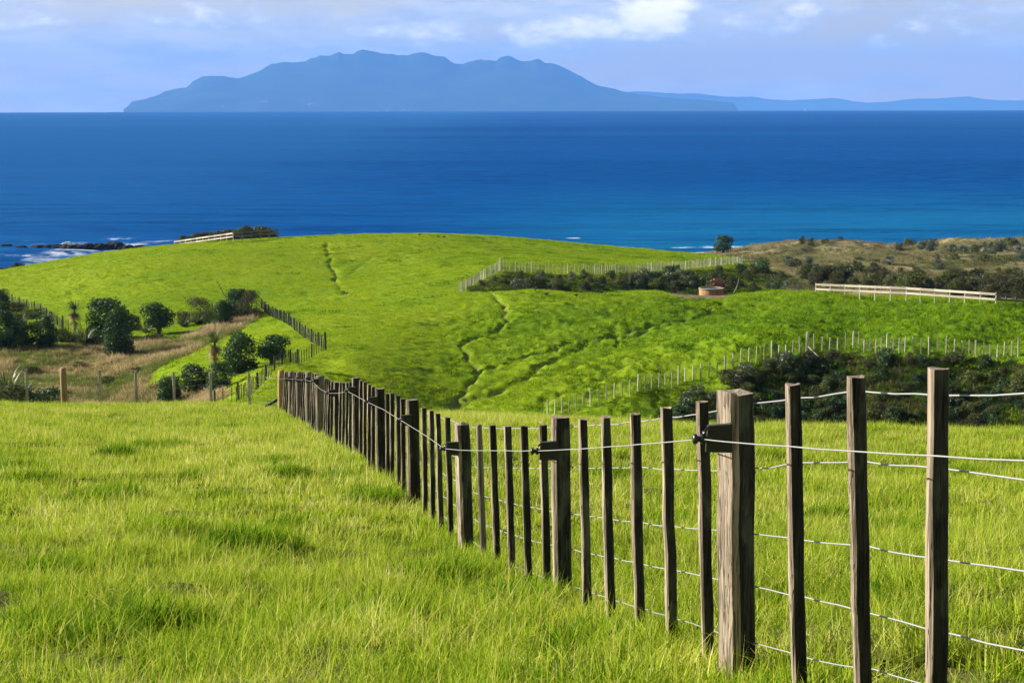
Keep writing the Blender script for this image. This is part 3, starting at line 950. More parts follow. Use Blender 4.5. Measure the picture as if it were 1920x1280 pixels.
for (pb, pt) in near_posts[:6]:
    for wi in range(5):
        tr_ = [q for q in WPX[wi]]
        x = MF_X0 + OFFR + MF_S * pb.y
        ys_ = [(MF_X0 + OFFR) / ((a_ - CXP) / FPX - MF_S) for a_, b_ in tr_]; zs_ = [float(P(a_, b_, yy_)[2]) for (a_, b_), yy_ in zip(tr_, ys_)]
        z = float(np.interp(pb.y, ys_, zs_)) if pb.y < ys_[-1] else gz1(x, pb.y) + WH[wi]
        NEAR.part('staple', ME_STAPLE, (x, pb.y - .01, z), (0, 0, FENCE_YAW))
HOT = [(2080, 874), (1920, 864), (1760, 855), (1600, 846), (1480, 837), (1360, 828), (1318, 823), (1200, 833), (1090, 841), (1050, 843), (1008, 845), (940, 844.5), (870, 844), (834, 841),
       (790, 811), (752, 788), (720, 768), (690, 754), (652, 733.5), (634, 737), (616, 737), (600, 729), (587, 716), (572, 712), (554, 711), (538, 710), (528, 710)]
hot = []
OFFL = -.17
for px, py in HOT:
    Y = (MF_X0 + OFFL) / ((px - CXP) / FPX - MF_S); hot.append(P(px, py, Y))
hot.append(P(503, 708.5, mf_Y(527) + 1.2))
mb = MB(); mb.tube(wavy(hot, .25, .0010, 350), .0026, 6)
NEAR.part('hot_wire', mb.mesh('hot_wire', M_WIRE, True), (0, 0, 0))


def lathe_x(mb, prof, n=12, c=(0, 0, 0)):
    """profile of (x, r) about the x axis"""
    V = []; F = []
    for x, r in prof:
        for k in range(n):
            a = 2 * math.pi * k / n; V.append((c[0] + x, c[1] + r * math.cos(a), c[2] + r * math.sin(a)))
    for i in range(len(prof) - 1):
        for k in range(n): F.append((i * n + k, (i + 1) * n + k, (i + 1) * n + (k + 1) % n, i * n + (k + 1) % n))
    F.append(tuple(range(n))); F.append(tuple((len(prof) - 1) * n + k for k in range(n))[::-1])
    mb.add(V, F)


# offset insulator: back plate against the post's left face, ribbed stem and knob that carries the wire
mb = MB()
mb.add([(-.075, -.012, -.056), (.03, -.016, -.060), (.03, .016, -.060), (-.075, .012, -.056), (-.068, -.012, .050), (.03, -.016, .056), (.03, .016, .056), (-.068, .012, .050)],
       [(0, 3, 2, 1), (4, 5, 6, 7), (0, 1, 5, 4), (1, 2, 6, 5), (2, 3, 7, 6), (3, 0, 4, 7)])
ME_BRACKET = mb.mesh('insulator', M_BLACK)
mb = MB(); lathe_x(mb, [(.03, .010), (.028, .020), (.018, .024), (.012, .014), (.004, .014), (0, .021), (-.008, .021), (-.012, .012), (-.022, .012), (-.026, .020), (-.036, .022), (-.042, .016), (-.044, .006)])
mb.tube([(.035, -.014, .035), (.012, -.018, .045), (-.004, -.02, .030), (.0, -.02, .012)], .006, 6)
ME_KNOB = mb.mesh('knob', M_BLACK, True)
for i, (kx, ky) in enumerate([(1318, 822), (1008, 844), (834, 840), (751, 787), (690, 752), (652, 732), (616, 736), (587, 715), (572, 712), (554, 711), (538, 710)]):
    Y = (MF_X0 + OFFL) / ((kx - CXP) / FPX - MF_S); c = P(kx, ky, Y)
    br = NEAR.part('insulator', ME_BRACKET, (float(c[0]) + .085, float(c[1]) + .004, float(c[2]) + (.0 if i else .004)), (0, 0, FENCE_YAW * .6))
    NEAR.part('knob', ME_KNOB, (-.085, 0, -.004), parent=br)
e = P(503, 708.5, mf_Y(527) + 1.2)
mb = MB(); lathe_x(mb, [(-.04, .01), (-.04, .032), (-.02, .036), (0, .024), (.02, .036), (.04, .032), (.04, .01)])
NEAR.part('end_insulator', mb.mesh('end_insulator', M_WHITE, True), e)
a = P(528, 746, mf_Y(527)); b = P(486, 768, mf_Y(527) + 1.3)
mb = MB(); d = Vector(b - a); mb.tube([Vector(a) + Vector((-.05, 0, 0)), Vector(a) + d * 1.15], .055, 4)
NEAR.part('stay', mb.mesh('stay', M_WOOD), (0, 0, 0))

# --- wire fence along the brow of the near paddock ------------------------------------------
CF = [(467, 698, 0), (395, 698, 0), (325, 697, 0), (255, 695, 0), (186, 693, 0), (118, 690, 1), (49, 692, 0), (-20, 690, 0), (-90, 690, 0), (-160, 690, 1)]
cfp = []
for px, pt, k in CF:
    Y = 51.2 + (527 - px) * .0065; T = P(px, pt, Y); cfp.append((Vector(T), gz1(T[0], T[1]), k))
BROW = Fence('post_and_wire_fence', (cfp[0][0].x, cfp[0][0].y, cfp[0][1]), 'grey post and wire fence along the brow above the brown gully')
for i, (T, g, k) in enumerate(cfp):
    h = T.z - g + .3
    if k: me = round_post(.105, h, 400 + i, (0, 0)).mesh('post', M_PINE, True)
    else: me = rect_post(.085, .06, h, 400 + i, yaw=.25, lean=(random.uniform(-.02, .02), 0)).mesh('post', M_WOODP)
    BROW.part('post', me, (T.x, T.y, g - .3))
for wi, hh in enumerate([1.06, .82, .64, .46, .27]):
    pts = [(float(near_posts[-1][0].x), float(near_posts[-1][0].y) + .05, gz1(near_posts[-1][0].x, near_posts[-1][0].y) + hh)] + [(T.x, T.y - .05, g + hh) for T, g, k in cfp]
    mb = MB(); mb.tube(wavy(pts, .8, .004, 430 + wi), .0030, 5)
    BROW.part('wire', mb.mesh('wire', M_WIRED, True), (0, 0, 0))


# --- fences on the hills ---------------------------------------------------------------------
def far_fence(name, label, chains, spacing, every, bat_w=.062, post_w=.13, h=1.15, wires=(1.05, .8, .55, .3), mats=(None, None), strain=(), wire_r=.007, jitter=.03, hp=.1):
    """chains of plan points walked at a fixed spacing; every n-th upright is a post"""
    mp, mbt = mats[0] or M_WOOD, mats[1] or M_WOODP
    p0 = chains[0][0]; F = Fence(name, (p0[0], p0[1], gz1(*p0)), label)
    me_b = [rect_post(bat_w, bat_w * .8, h + .25, 500 + k, lev=3, jit=.004, yaw=.3 * k).mesh('batten', mbt) for k in range(3)]
    me_p = [rect_post(post_w, post_w * .9, h + hp + .3, 520 + k, lev=4, jit=.006, yaw=.2 * k).mesh('post', mp) for k in range(3)]
    n = 0; allp = []; r = random.Random(len(name))
    for ci, ch in enumerate(chains):
        ch = [Vector((a, b)) for a, b in ch]
        L = [0]
        for a, b in zip(ch[:-1], ch[1:]): L.append(L[-1] + (b - a).length)
        tot = L[-1]; cnt = max(1, round(tot / spacing)); line = []
        for k in range(cnt + 1):
            s = tot * k / cnt; j = 0
            while j < len(L) - 2 and s > L[j + 1]: j += 1
            t = (s - L[j]) / max(1e-6, L[j + 1] - L[j]); q = ch[j].lerp(ch[j + 1], t)
            line.append(q)
        zs = gz([q.x for q in line], [q.y for q in line])
        for k, (q, z) in enumerate(zip(line, zs)):
            allp.append((q.x, q.y, float(z)))
            if k == cnt and ci < len(chains) - 1: continue
            ispost = (k % every == 0) or k == cnt
            big = 1.25 if (k == 0 and ci in strain) else 1.0
            F.part('post' if ispost else 'batten', (me_p if ispost else me_b)[n % 3], (q.x, q.y, float(z) - .25),
                   (r.uniform(-jitter, jitter), r.uniform(-jitter, jitter), r.uniform(0, 6)), (big, big, big * r.uniform(.96, 1.05)))
            n += 1
    for hh in wires:
        pts = [Vector((x, y, z + hh)) for x, y, z in allp[::3] + [allp[-1]]]
        mb = MB(); mb.tube(pts, wire_r, 4); F.part('wire', mb.mesh('wire', M_WIRED), (0, 0, 0))
    return F, me_p


def H2(lst, y0, y1): return [tuple(hit(a, b, y0, y1)) for a, b in lst]


g1 = H2([(-40, 548), (16, 566), (71, 585), (118, 618)], 195, 250)
g2 = [g1[-1]] + H2([(250, 611), (325, 606), (400, 598), (490, 578)], 198, 225)
g3 = [g2[-1]] + H2([(535, 606), (575, 637), (611, 657)], 145, 205)
g4 = [g3[-1]] + H2([(560, 682), (503, 708), (442, 753), (403, 766)], 112, 160)
GULLY, _ = far_fence('post_and_batten_fence', 'dark post and batten fence looping round the planted gully on the left', [g1, g2, g3, g4], .68, 6, mats=(M_WOOD, M_WOOD), strain=(1, 3), bat_w=.06, wire_r=.006)
r1 = H2([(1027, 787), (1100, 768), (1200, 741), (1290, 717), (1380, 697), (1450, 682), (1512, 664)], 118, 152)
r2 = [r1[-1]] + H2([(1600, 664), (1700, 669), (1800, 672), (1920, 678), (2060, 684)], 118, 152)
BANKF, _ = far_fence('post_and_batten_fence', 'pale batten fence climbing the middle hill above the shaded scrubby bank', [r1, r2], .70, 6, strain=(1,), bat_w=.10, wire_r=.005, h=1.35, mats=(M_WOODP, M_WOODP))
a = Vector((*r1[-1], gz1(*r1[-1]))); b = ghit(1546, 690, 118, 150)
mb = MB(); mb.tube([a + Vector((.05, 0, .62)), b + Vector((0, 0, .05))], .065, 4); BANKF.part('stay', mb.mesh('stay', M_WOODP), (0, 0, 0))
f1 = H2([(862, 548), (900, 529), (938, 509)], 203, 232)
f2 = [f1[-1]] + H2([(1000, 512), (1090, 515), (1200, 513), (1300, 504), (1392, 496)], 214, 290)
FARF, _ = far_fence('post_and_batten_fence', 'long pale batten fence across the foot of the far hill above dark scrub', [f1, f2], .52, 5, strain=(1,), bat_w=.078, h=1.25, wire_r=.005, mats=(M_WOODP, M_WOODP))
a = Vector((*f1[-1], gz1(*f1[-1]))); b = ghit(954, 513, 205, 232)
mb = MB(); mb.tube([a + Vector((.05, 0, .7)), b + Vector((0, 0, .05))], .06, 4); FARF.part('stay', mb.mesh('stay', M_WOODP), (0, 0, 0))


# --- post and rail fences --------------------------------------------------------------------
def rail_fence(name, label, corners, spacing, mat=None, shade=None):
    """corners: world points on the top rail's upper edge"""
    c0 = corners[0]; F = Fence(name, (c0[0], c0[1], gz1(c0[0], c0[1])), label); mat = mat or M_RAIL; s = 0
    m0 = mat
    for ci, (a, b) in enumerate(zip(corners[:-1], corners[1:])):
        mat = M_WOODR if ci == shade else m0  # shade painted in: the section out of the sun gets darker wood
        a = Vector(a); b = Vector(b); L = (b - a).length; n = max(1, round(L / spacing)); d = (b - a) / n
        yaw = math.atan2(d.y, d.x); nrm = Vector((d.y, -d.x, 0)).normalized()
        if nrm.y > 0: nrm = -nrm
        for k in range(n + 1):
            if k == 0 and s: continue
            p = a + d * k; g = gz1(p.x, p.y); h = p.z - g
            me = rect_post(.13, .13, h + .33, 600 + s, lev=3, jit=.004, yaw=yaw).mesh('post', mat)
            F.part('post', me, (p.x, p.y, g - .3)); s += 1
        for k in range(n):
            p = a + d * k; q = a + d * (k + 1)
            for zz in (-.13, -.66):
                mbx = MB(); m = (p + q) / 2 + nrm * .092 + Vector((0, 0, zz)); ln = d.length - .006
                # board that follows the slope of the rail line
                u = d.normalized() * ln / 2; v = nrm * .024; w3 = Vector((0, 0, .115 if zz > -.3 else .105))
                vs = [-u - v - w3, u - v - w3, u + v - w3, -u + v - w3, -u - v + w3, u - v + w3, u + v + w3, -u + v + w3]
                mbx.add([tuple(x) for x in vs], [(0, 3, 2, 1), (4, 5, 6, 7), (0, 1, 5, 4), (1, 2, 6, 5), (2, 3, 7, 6), (3, 0, 4, 7)])
                F.part('rail', mbx.mesh('rail', mat), m)
    return F


rail_fence('post_and_rail_fence', 'sunlit cream post and rail fence on the right of the middle hill', [P(1530, 531, 193), P(1700, 538, 183), P(1868, 549, 172), P(1990, 558, 184)], 2.15, shade=2)
rail_fence('post_and_rail_fence', 'small cream post and rail fence on the far hilltop by dark bushes', [P(327, 452, 298), P(380, 444, 286), P(437, 436, 275), P(521, 429.5, 287)], 2.6, shade=2)
gp = P(1420, 483, 284); gq = P(1384, 482.5, 281)
rail_fence('rail_gate_panel', 'short pale rail panel at the right end of the far batten fence', [gp, gq], 1.6)


# ------------------------------------------------------------------ shrubs, flax, cabbage trees
M_LEAF_ROUND = mat_leaf('broad_leaf', (.014, .036, .010), (.050, .098, .022), .3, .03)
M_LEAF_MAN = mat_leaf('fine_olive_leaf', (.028, .032, .011), (.095, .090, .032), .3, .02)
M_LEAF_OLIVE = mat_leaf('mixed_scrub_leaf', (.024, .042, .010), (.12, .135, .034), .3, .02)
M_LEAF_GREEN = mat_leaf('bright_leaf', (.03, .07, .012), (.07, .14, .025), .35, .06)
M_LEAF_GREY = mat_leaf('grey_green_leaf', (.045, .060, .035), (.12, .14, .085), .3, .06)
M_LEAF_RED = mat_leaf('russet_leaf', (.06, .018, .014), (.15, .045, .030), .3, .05)
M_FLAX = mat_leaf('flax_blade', (.030, .050, .016), (.12, .14, .055), .3, .03, rough=.4)
M_CABB = mat_leaf('cabbage_blade', (.035, .060, .018), (.12, .16, .05), .35, .04)
M_DEAD = mat_leaf('dead_blade', (.18, .12, .055), (.34, .24, .12), .35, .05)


def leaf_cloud(lobes, n, size, seed, aspect=.6, inner=.55, droop=.2):
    """leaves as small folded faces spread over and inside a set of ellipsoid lobes"""
    r = np.random.default_rng(seed)
    lb = np.array(lobes, float)                       # cx cy cz rx ry rz
    wgt = (lb[:, 3] * lb[:, 4] + lb[:, 4] * lb[:, 5]) ; wgt /= wgt.sum()
    k = r.choice(len(lb), n, p=wgt)
    d = r.normal(size=(n, 3)); d /= np.linalg.norm(d, axis=1)[:, None]
    rad = 1 - (1 - inner) * r.random(n) ** 1.7
    rad *= 1 + .22 * (vnoise(d[:, 0] * 3.1 + k * 7.7 + 9, d[:, 1] * 3.1 + d[:, 2] * 2.3 + 5, seed) - .45)
    c = lb[k, :3] + d * lb[k, 3:] * rad[:, None]
    nrm = d + r.normal(size=(n, 3)) * .75; nrm /= np.linalg.norm(nrm, axis=1)[:, None]
    ref = r.normal(size=(n, 3)); u = np.cross(nrm, ref); u /= np.linalg.norm(u, axis=1)[:, None]; v = np.cross(nrm, u)
    s = size * (.55 + .9 * r.random(n)); a = u * s[:, None] * .5; b = v * (s * aspect)[:, None] * .5
    f = nrm * (s * .14)[:, None]
    V = np.stack([c - a, c + b + f, c + a, c - b + f], 1).reshape(-1, 3)
    i = np.arange(n) * 4
    F = np.concatenate([np.stack([i, i + 1, i + 2], 1), np.stack([i, i + 2, i + 3], 1)])
    return V, F


def lobes_for(seed, n, w=.5, z0=.12, z1=1.0, spread=.62):
    r = random.Random(seed); L = [(0, 0, (z0 + z1) / 2, w * .78, w * .78, (z1 - z0) * .48)]
    for k in range(5):                                # skirt that carries the crown down to its lowest leaves
        a = 2 * math.pi * (k + r.random() * .5) / 5; L.append((math.cos(a) * w * .42, math.sin(a) * w * .42, z0 + .17, w * .44, w * .44, .20))
    for k in range(n):
        a = 2 * math.pi * (k + r.random() * .7) / n; rr = w * spread * r.uniform(.55, 1.0); s = r.uniform(.30, .48)
        z = r.uniform(z0 + .12, z1 - .16)
        L.append((math.cos(a) * rr, math.sin(a) * rr, z, w * s, w * s, (z1 - z0) * s * .62))
    for k in range(3):
        s = r.uniform(.26, .40); L.append((r.uniform(-.4, .4) * w, r.uniform(-.4, .4) * w, z1 - s * .5 * (z1 - z0) * .9, w * s, w * s, (z1 - z0) * s * .55))
    return L


def stems(seed, n, top, spread, r0=.035):
    r = random.Random(seed); mb = MB()
    for k in range(n):
        a = 2 * math.pi * (k + r.random() * .6) / n; sp = spread * r.uniform(.5, 1)
        p = [(math.cos(a) * .02, math.sin(a) * .02, -.06), (math.cos(a) * sp * .35, math.sin(a) * sp * .35, top * .4), (math.cos(a + .3) * sp * .8, math.sin(a + .3) * sp * .8, top * .75), (math.cos(a + .2) * sp, math.sin(a + .2) * sp, top)]
        mb.tube(p, [r0, r0 * .8, r0 * .5, r0 * .2], 5)
    return mb


PROTO = {}


def proto(kind, seed, mat, leaf, n, nl, z0, spread=.62, aspect=.6, ns=4, inner=.55):
    V, F = leaf_cloud(lobes_for(seed, nl, .5, z0, 1.0, spread), n, leaf, seed, aspect, inner)
    crown = mesh_np('crown', V, None, F, [mat], smooth=False)
    trunk = stems(seed, ns, max(.35, z0 + .35), .22).mesh('trunk', M_BARK, True)
    PROTO.setdefault(kind, []).append((crown, trunk))


for k in range(3):
    proto('round', 11 + k, M_LEAF_ROUND, .055, 5200, 7, .0)
    proto('stem', 21 + k, M_LEAF_ROUND, .060, 3800, 6, .22, ns=7)
    proto('manuka', 31 + k, M_LEAF_MAN, .048, 4600, 6, .02, aspect=.4)
    proto('scrub', 41 + k, M_LEAF_OLIVE, .085, 1500, 8, .02, .75, inner=.4)
    proto('scrubdark', 51 + k, M_LEAF_ROUND, .085, 1300, 8, .02, .75, inner=.4)
    proto('grey', 61 + k, M_LEAF_GREY, .085, 1200, 6, .03, .7)
    proto('olive', 71 + k, M_LEAF_MAN, .075, 1700, 8, .03, .72, inner=.4)
proto('green', 81, M_LEAF_GREEN, .075, 1700, 6, .04)
proto('red', 82, M_LEAF_RED, .075, 1300, 6, .04, .7)
proto('tree', 83, M_LEAF_ROUND, .060, 3600, 9, .14, .6)

SHRUB_N = 0


def shrub(name, kind, loc, w_, h, label, cat='shrub', group=None, rz=None):
    global SHRUB_N
    crown, trunk = PROTO[kind][SHRUB_N % len(PROTO[kind])]; SHRUB_N += 1
    o = empty(name, loc, random.uniform(0, 6.28) if rz is None else rz, (w_, w_ * random.uniform(.85, 1.1), h))
    tag(o, label, cat, group)
    obj('crown', crown, o); obj('trunk', trunk, o)
    return o


def shrub_px(name, kind, px, pyb, wpx, hpx, label, y0=112, y1=240, group=None, cat='shrub'):
    p = ghit(px, pyb, y0, y1); s = p.y / FPX
    return shrub(name, kind, p - Vector((0, 0, .05)), wpx * s * 1.24, hpx * s * 1.06, label, cat, group)


def blades(n, L0, L1, width, seed, base_r=.12, up=1.0, nseg=4, z0=0.0, droop=1.0, kill=None, spread=(.1, 1.2)):
    r = random.Random(seed); V = []; F = []
    for k in range(n):
        a = r.uniform(0, 2 * math.pi); L = r.uniform(L0, L1); th = r.uniform(*spread); b0 = Vector((math.cos(a), math.sin(a), 0)) * base_r * r.random()
        p = Vector((b0.x, b0.y, z0)); d = Vector((math.cos(a) * math.sin(th), math.sin(a) * math.sin(th), math.cos(th) * up)).normalized()
        side = Vector((-math.sin(a + r.uniform(-.5, .5)), math.cos(a), 0)).normalized(); i0 = len(V)
        for s in range(nseg + 1):
            t = s / nseg; wd = width * (1 - t ** 2.2) * .5 + .004
            V.append(tuple(p - side * wd)); V.append(tuple(p + side * wd))
            d = (d + Vector((math.cos(a) * .10, math.sin(a) * .10, -.28 * droop * t)) * r.uniform(.6, 1.3)).normalized(); p = p + d * L / nseg
        for s in range(nseg): F.append((i0 + 2 * s, i0 + 2 * s + 1, i0 + 2 * s + 3, i0 + 2 * s + 2))
    return V, F


def flax_mesh(seed):
    V, F = blades(95, 1.2, 2.3, .13, seed, .34, spread=(.05, .95))
    mb = MB(); mb.add(V, F); return mb.mesh('blades', M_FLAX)


FLAX = [flax_mesh(90 + k) for k in range(3)]


def flax(px, pyb, hpx, label, y0=112, y1=240, stalk=None, group=None, k=0):
    p = ghit(px, pyb, y0, y1); s = hpx * p.y / FPX / 1.75
    o = tag(empty('flax_plant', p - Vector((0, 0, .05)), random.uniform(0, 6), s), label, 'flax', group)
    obj('blades', FLAX[k % 3], o)
    if stalk:
        q = P(stalk[0], stalk[1], p.y) - np.array(p); o.rotation_euler.z = 0; q = Vector(q) / s
        mb = MB(); pts = [Vector((0, 0, .2)), q * .35 + Vector((.05, 0, .1)), q * .7 + Vector((.04, 0, .05)), q]
        mb.tube(pts, [.035, .032, .028, .02], 5)
        for j in range(7):
            c = pts[2].lerp(pts[3], j / 7.0); sd = -1 if j % 2 else 1
            mb.tube([c, c + Vector((sd * .16, 0, .13))], [.028, .02], 4)
        obj('flower_stalk', mb.mesh('flower_stalk', M_BARK), o)
    return o


def cabbage(px, pyb, hpx, label, y0=112, y1=240):
    p = ghit(px, pyb, y0, y1); h = hpx * p.y / FPX
    o = tag(empty('cabbage_tree', p - Vector((0, 0, .1)), 0, 1), label, 'tree')
    mb = MB(); mb.tube([(0, 0, -.1), (.04, 0, h * .3), (.0, .03, h * .55), (.03, 0, h * .74)], [.13, .11, .10, .09], 8)
    obj('trunk', mb.mesh('trunk', M_BARK, True), o)
    V, F = blades(130, h * .20, h * .33, .085, px, .1, z0=h * .70, spread=(.05, 1.75), droop=.9)
    mb = MB(); mb.add(V, F); V, F = blades(60, h * .15, h * .24, .08, px + 3, .1, z0=h * .56, spread=(.6, 1.7), droop=.9); mb.add(V, F)
    obj('crown', mb.mesh('crown', M_CABB), o)
    V, F = blades(120, h * .16, h * .30, .08, px + 9, .12, z0=h * .60, spread=(1.7, 2.9), droop=1.6)
    mb = MB(); mb.add(V, F); V, F = blades(60, h * .12, h * .22, .08, px + 10, .12, z0=h * .40, spread=(1.9, 2.9), droop=1.6); mb.add(V, F)
    obj('dead_skirt', mb.mesh('dead_skirt', M_DEAD), o)
    return o


# planted gully on the left
shrub_px('round_shrub', 'round', 2, 592, 34, 48, 'dark shrub cut by the left edge beside the upper gully fence', 190, 245)
shrub_px('round_shrub', 'round', 10, 657, 52, 72, 'big dark shrub at the left edge below the gully fence', 150, 230)
shrub_px('round_shrub', 'scrubdark', 54, 652, 52, 46, 'low dark shrub between two rounder ones at far left', 150, 230)
shrub_px('round_shrub', 'round', 88, 651, 40, 56, 'dark egg-shaped shrub left of the slender cabbage tree', 150, 230)
shrub_px('round_shrub', 'round', 203, 634, 82, 70, 'wide dark double-headed shrub in the middle of the gully planting', 150, 230)
shrub_px('round_shrub', 'round', 223, 666, 58, 84, 'tall dark oval shrub standing lowest on the brown bank', 140, 225)
shrub_px('round_shrub', 'stem', 298, 626, 56, 55, 'rounded dark shrub alone between the oval shrub and the flax', 150, 230)
shrub_px('manuka_shrub', 'manuka', 377, 602, 46, 42, 'brownish small-leaved shrub behind the pale flax clump', 150, 230)
shrub_px('round_shrub', 'round', 418, 612, 38, 46, 'dark shrub right of the pale flax clump', 150, 230)
shrub_px('round_shrub', 'round', 447, 592, 48, 48, 'high dark shrub behind the brownish one by the fence bend', 150, 235)
shrub_px('manuka_shrub', 'manuka', 469, 597, 48, 50, 'brown-black domed shrub where the gully fence bends', 150, 230)
shrub_px('round_shrub', 'round', 451, 700, 68, 72, 'big dark green shrub on the bright spur beside the cabbage tree', 130, 190)
shrub_px('round_shrub', 'stem', 511, 684, 56, 54, 'small round-headed tree shrub against the batten fence on the spur', 130, 190)
shrub_px('round_shrub', 'round', 412, 732, 50, 52, 'dark shrub at the foot of the spur below the cabbage tree', 120, 190)
shrub_px('round_shrub', 'stem', 371, 744, 62, 58, 'bare-stemmed shrub low in the brown gully grass', 118, 190)
shrub_px('round_shrub', 'stem', 318, 764, 46, 58, 'small leggy shrub lowest in the gully behind the wire fence', 118, 190)
shrub_px('low_shrub', 'scrubdark', 88, 762, 76, 34, 'low dark bush behind the yellow pine post of the wire fence', 118, 200)
shrub_px('low_shrub', 'scrub', 22, 764, 70, 44, 'olive bush in the lower left corner of the gully', 118, 200)
shrub_px('low_shrub', 'scrub', 32, 585, 40, 18, 'olive tuft beside the upper gully fence', 195, 245)
shrub_px('low_shrub', 'scrub', 60, 596, 42, 16, 'flat olive bush inside the bend of the upper gully fence', 195, 245)
flax(400, 606, 38, 'pale spiky flax clump among the upper gully shrubs', 150, 230, (343, 556))
flax(440, 596, 34, 'flax with a tall leaning stalk by the dark domed shrub', 150, 235, (406, 525), k=1)
flax(455, 600, 26, 'yellowish flax at the foot of the domed shrub', 150, 235, k=2)
flax(345, 612, 22, 'small flax in front of the fence left of the brownish shrub', 150, 230, k=1)
flax(372, 608, 24, 'small flax beside the brownish shrub', 150, 230, k=2)
flax(275, 624, 18, 'low flax at the left foot of the lone rounded shrub', 150, 230)
flax(132, 642, 34, 'dark flax left of the cabbage tree foot', 150, 230, k=1)
flax(158, 647, 36, 'broad flax right of the cabbage tree foot', 150, 230, k=2)
flax(172, 636, 26, 'flax half under the double-headed shrub', 150, 230)
flax(40, 612, 24, 'pale flax above the low dark shrub at far left', 160, 240, k=1)
flax(72, 616, 22, 'pale flax behind the egg-shaped shrub', 160, 240, k=2)
flax(26, 575, 16, 'small flax under the upper gully fence', 195, 245, k=1)
flax(12, 744, 52, 'big flax in the lower left corner of the gully', 118, 200)
flax(38, 748, 40, 'dark flax behind the leftmost wire fence post', 118, 200, k=1)
cabbage(141, 632, 78, 'slender cabbage tree with a tufted head among the gully shrubs', 150, 230)
cabbage(404, 705, 96, 'cabbage tree with a shaggy brown trunk on the edge of the spur', 130, 190)


for i, (px, pb, wp, hp, kd, lb) in enumerate([(345, 604, 26, 20, 'scrub', 'small olive bush by the gully fence, right of the lone rounded shrub'), (428, 604, 34, 34, 'round', 'dark bush between the pale flax and the domed shrub'),
        (250, 618, 30, 26, 'scrubdark', 'low dark bush right of the tall oval shrub'), (118, 640, 34, 24, 'scrub', 'olive bush at the left foot of the slender cabbage tree'), (180, 645, 34, 26, 'scrubdark', 'low dark bush at the left foot of the double-headed shrub'),
        (30, 640, 44, 50, 'round', 'dark bush wedged between the big left-edge shrub and its neighbour'), (290, 640, 44, 14, 'scrub', 'flat olive bush on the green bank edge under the lone rounded shrub'), (60, 700, 30, 14, 'scrub', 'low tussocky bush on the left of the brown bank'),
        (150, 690, 26, 12, 'olive', 'low brown bush in the middle of the brown bank'), (200, 720, 30, 14, 'scrub', 'low olive bush near the foot of the brown bank'), (260, 700, 26, 12, 'olive', 'small brown bush right of the brown bank middle')]):
    shrub_px('low_shrub', kd, px, pb, wp, hp, lb, 118, 235)


def scatter(n, poly, y0, y1, seed, pick, hmin, hmax, label, group, name='scrub_bush', jx=.9):
    """bushes spread over an outline of the photograph and set down on the ground they hit"""
    r = random.Random(seed); xs = [p[0] for p in poly]; ys = [p[1] for p in poly]; c = 0; tries = 0
    while c < n and tries < n * 30:
        tries += 1
        px, py = r.uniform(min(xs), max(xs)), r.uniform(min(ys), max(ys))
        if not in_poly(np.array([px]), np.array([py]), poly)[0]: continue
        p = ghit(px, py, y0, y1)
        h = r.uniform(hmin, hmax); kd = r.choice(pick)
        tone = {'scrubdark': 'dark green', 'scrub': 'olive', 'olive': 'brownish', 'manuka': 'blackish', 'grey': 'grey-green'}[kd]
        size = 'bigger' if h > (hmin + hmax) / 2 else 'smaller'
        fx = (px - min(xs)) / (min(1920, max(xs)) - min(xs)); side = ('left end', 'left of the middle', 'middle', 'right of the middle', 'right end')[min(4, int(fx * 5))]
        fy = (py - min(ys)) / (max(ys) - min(ys)); row = 'far' if fy < .5 else 'near'
        shrub(name, kd, p - Vector((0, 0, .12)), h * r.uniform(1.0, 1.7), h, '%s %s bush, %s side, %s of %s' % (size, tone, row, side, label), 'bush', group); c += 1


BANK = [(1245, 790), (1300, 760), (1390, 726), (1500, 681), (1520, 677), (1700, 682), (1960, 690), (2040, 800), (1240, 815)]
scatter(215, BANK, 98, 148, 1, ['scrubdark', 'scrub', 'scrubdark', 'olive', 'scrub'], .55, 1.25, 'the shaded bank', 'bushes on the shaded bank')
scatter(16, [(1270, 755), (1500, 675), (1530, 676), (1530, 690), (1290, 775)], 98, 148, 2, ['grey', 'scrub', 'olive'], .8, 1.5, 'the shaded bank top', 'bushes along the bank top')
BELT = [(895, 540), (945, 519), (1100, 523), (1300, 516), (1420, 508), (1500, 532), (1530, 548), (1200, 548), (1000, 548)]
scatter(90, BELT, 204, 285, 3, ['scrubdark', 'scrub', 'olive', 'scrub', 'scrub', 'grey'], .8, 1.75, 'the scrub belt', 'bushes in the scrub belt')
HEDGE = [(1490, 515), (1600, 520), (1760, 530), (1960, 540), (2060, 550), (2060, 575), (1860, 562), (1700, 545), (1520, 545)]
scatter(100, HEDGE, 196, 262, 4, ['olive', 'olive', 'scrub', 'scrub', 'manuka'], 1.5, 2.6, 'the row behind the rails', 'bushes behind the right rail fence', 'hedge_bush')
scatter(34, [(1700, 466), (1850, 468), (1930, 476), (1930, 492), (1700, 486), (1660, 480)], 300, 520, 5, ['grey', 'grey', 'scrub'], 1.2, 2.6, 'the dunes', 'bushes on the dunes', 'dune_bush')
scatter(36, [(1450, 500), (1640, 495), (1930, 500), (1930, 528), (1560, 512)], 235, 420, 6, ['grey', 'scrub', 'olive', 'scrub'], .9, 2.0, 'the ground before dunes', 'bushes before the dunes', 'dune_bush')
scatter(10, [(1500, 457), (1620, 455), (1640, 466), (1490, 468)], 400, 540, 8, ['olive', 'scrubdark'], 1.0, 2.0, 'the dune crest', 'bushes on the dune crest', 'dune_bush')
shrub_px('round_shrub', 'green', 1428, 513, 32, 26, 'bright green rounded bush at the right end of the scrub belt', 215, 275)
shrub_px('russet_shrub', 'red', 1346, 545, 38, 31, 'russet-red bush right behind the round water trough', 203, 222)
shrub_px('tree', 'tree', 1356, 474, 36, 31, 'lone dark round-headed tree standing against the sea', 380, 560, cat='tree')
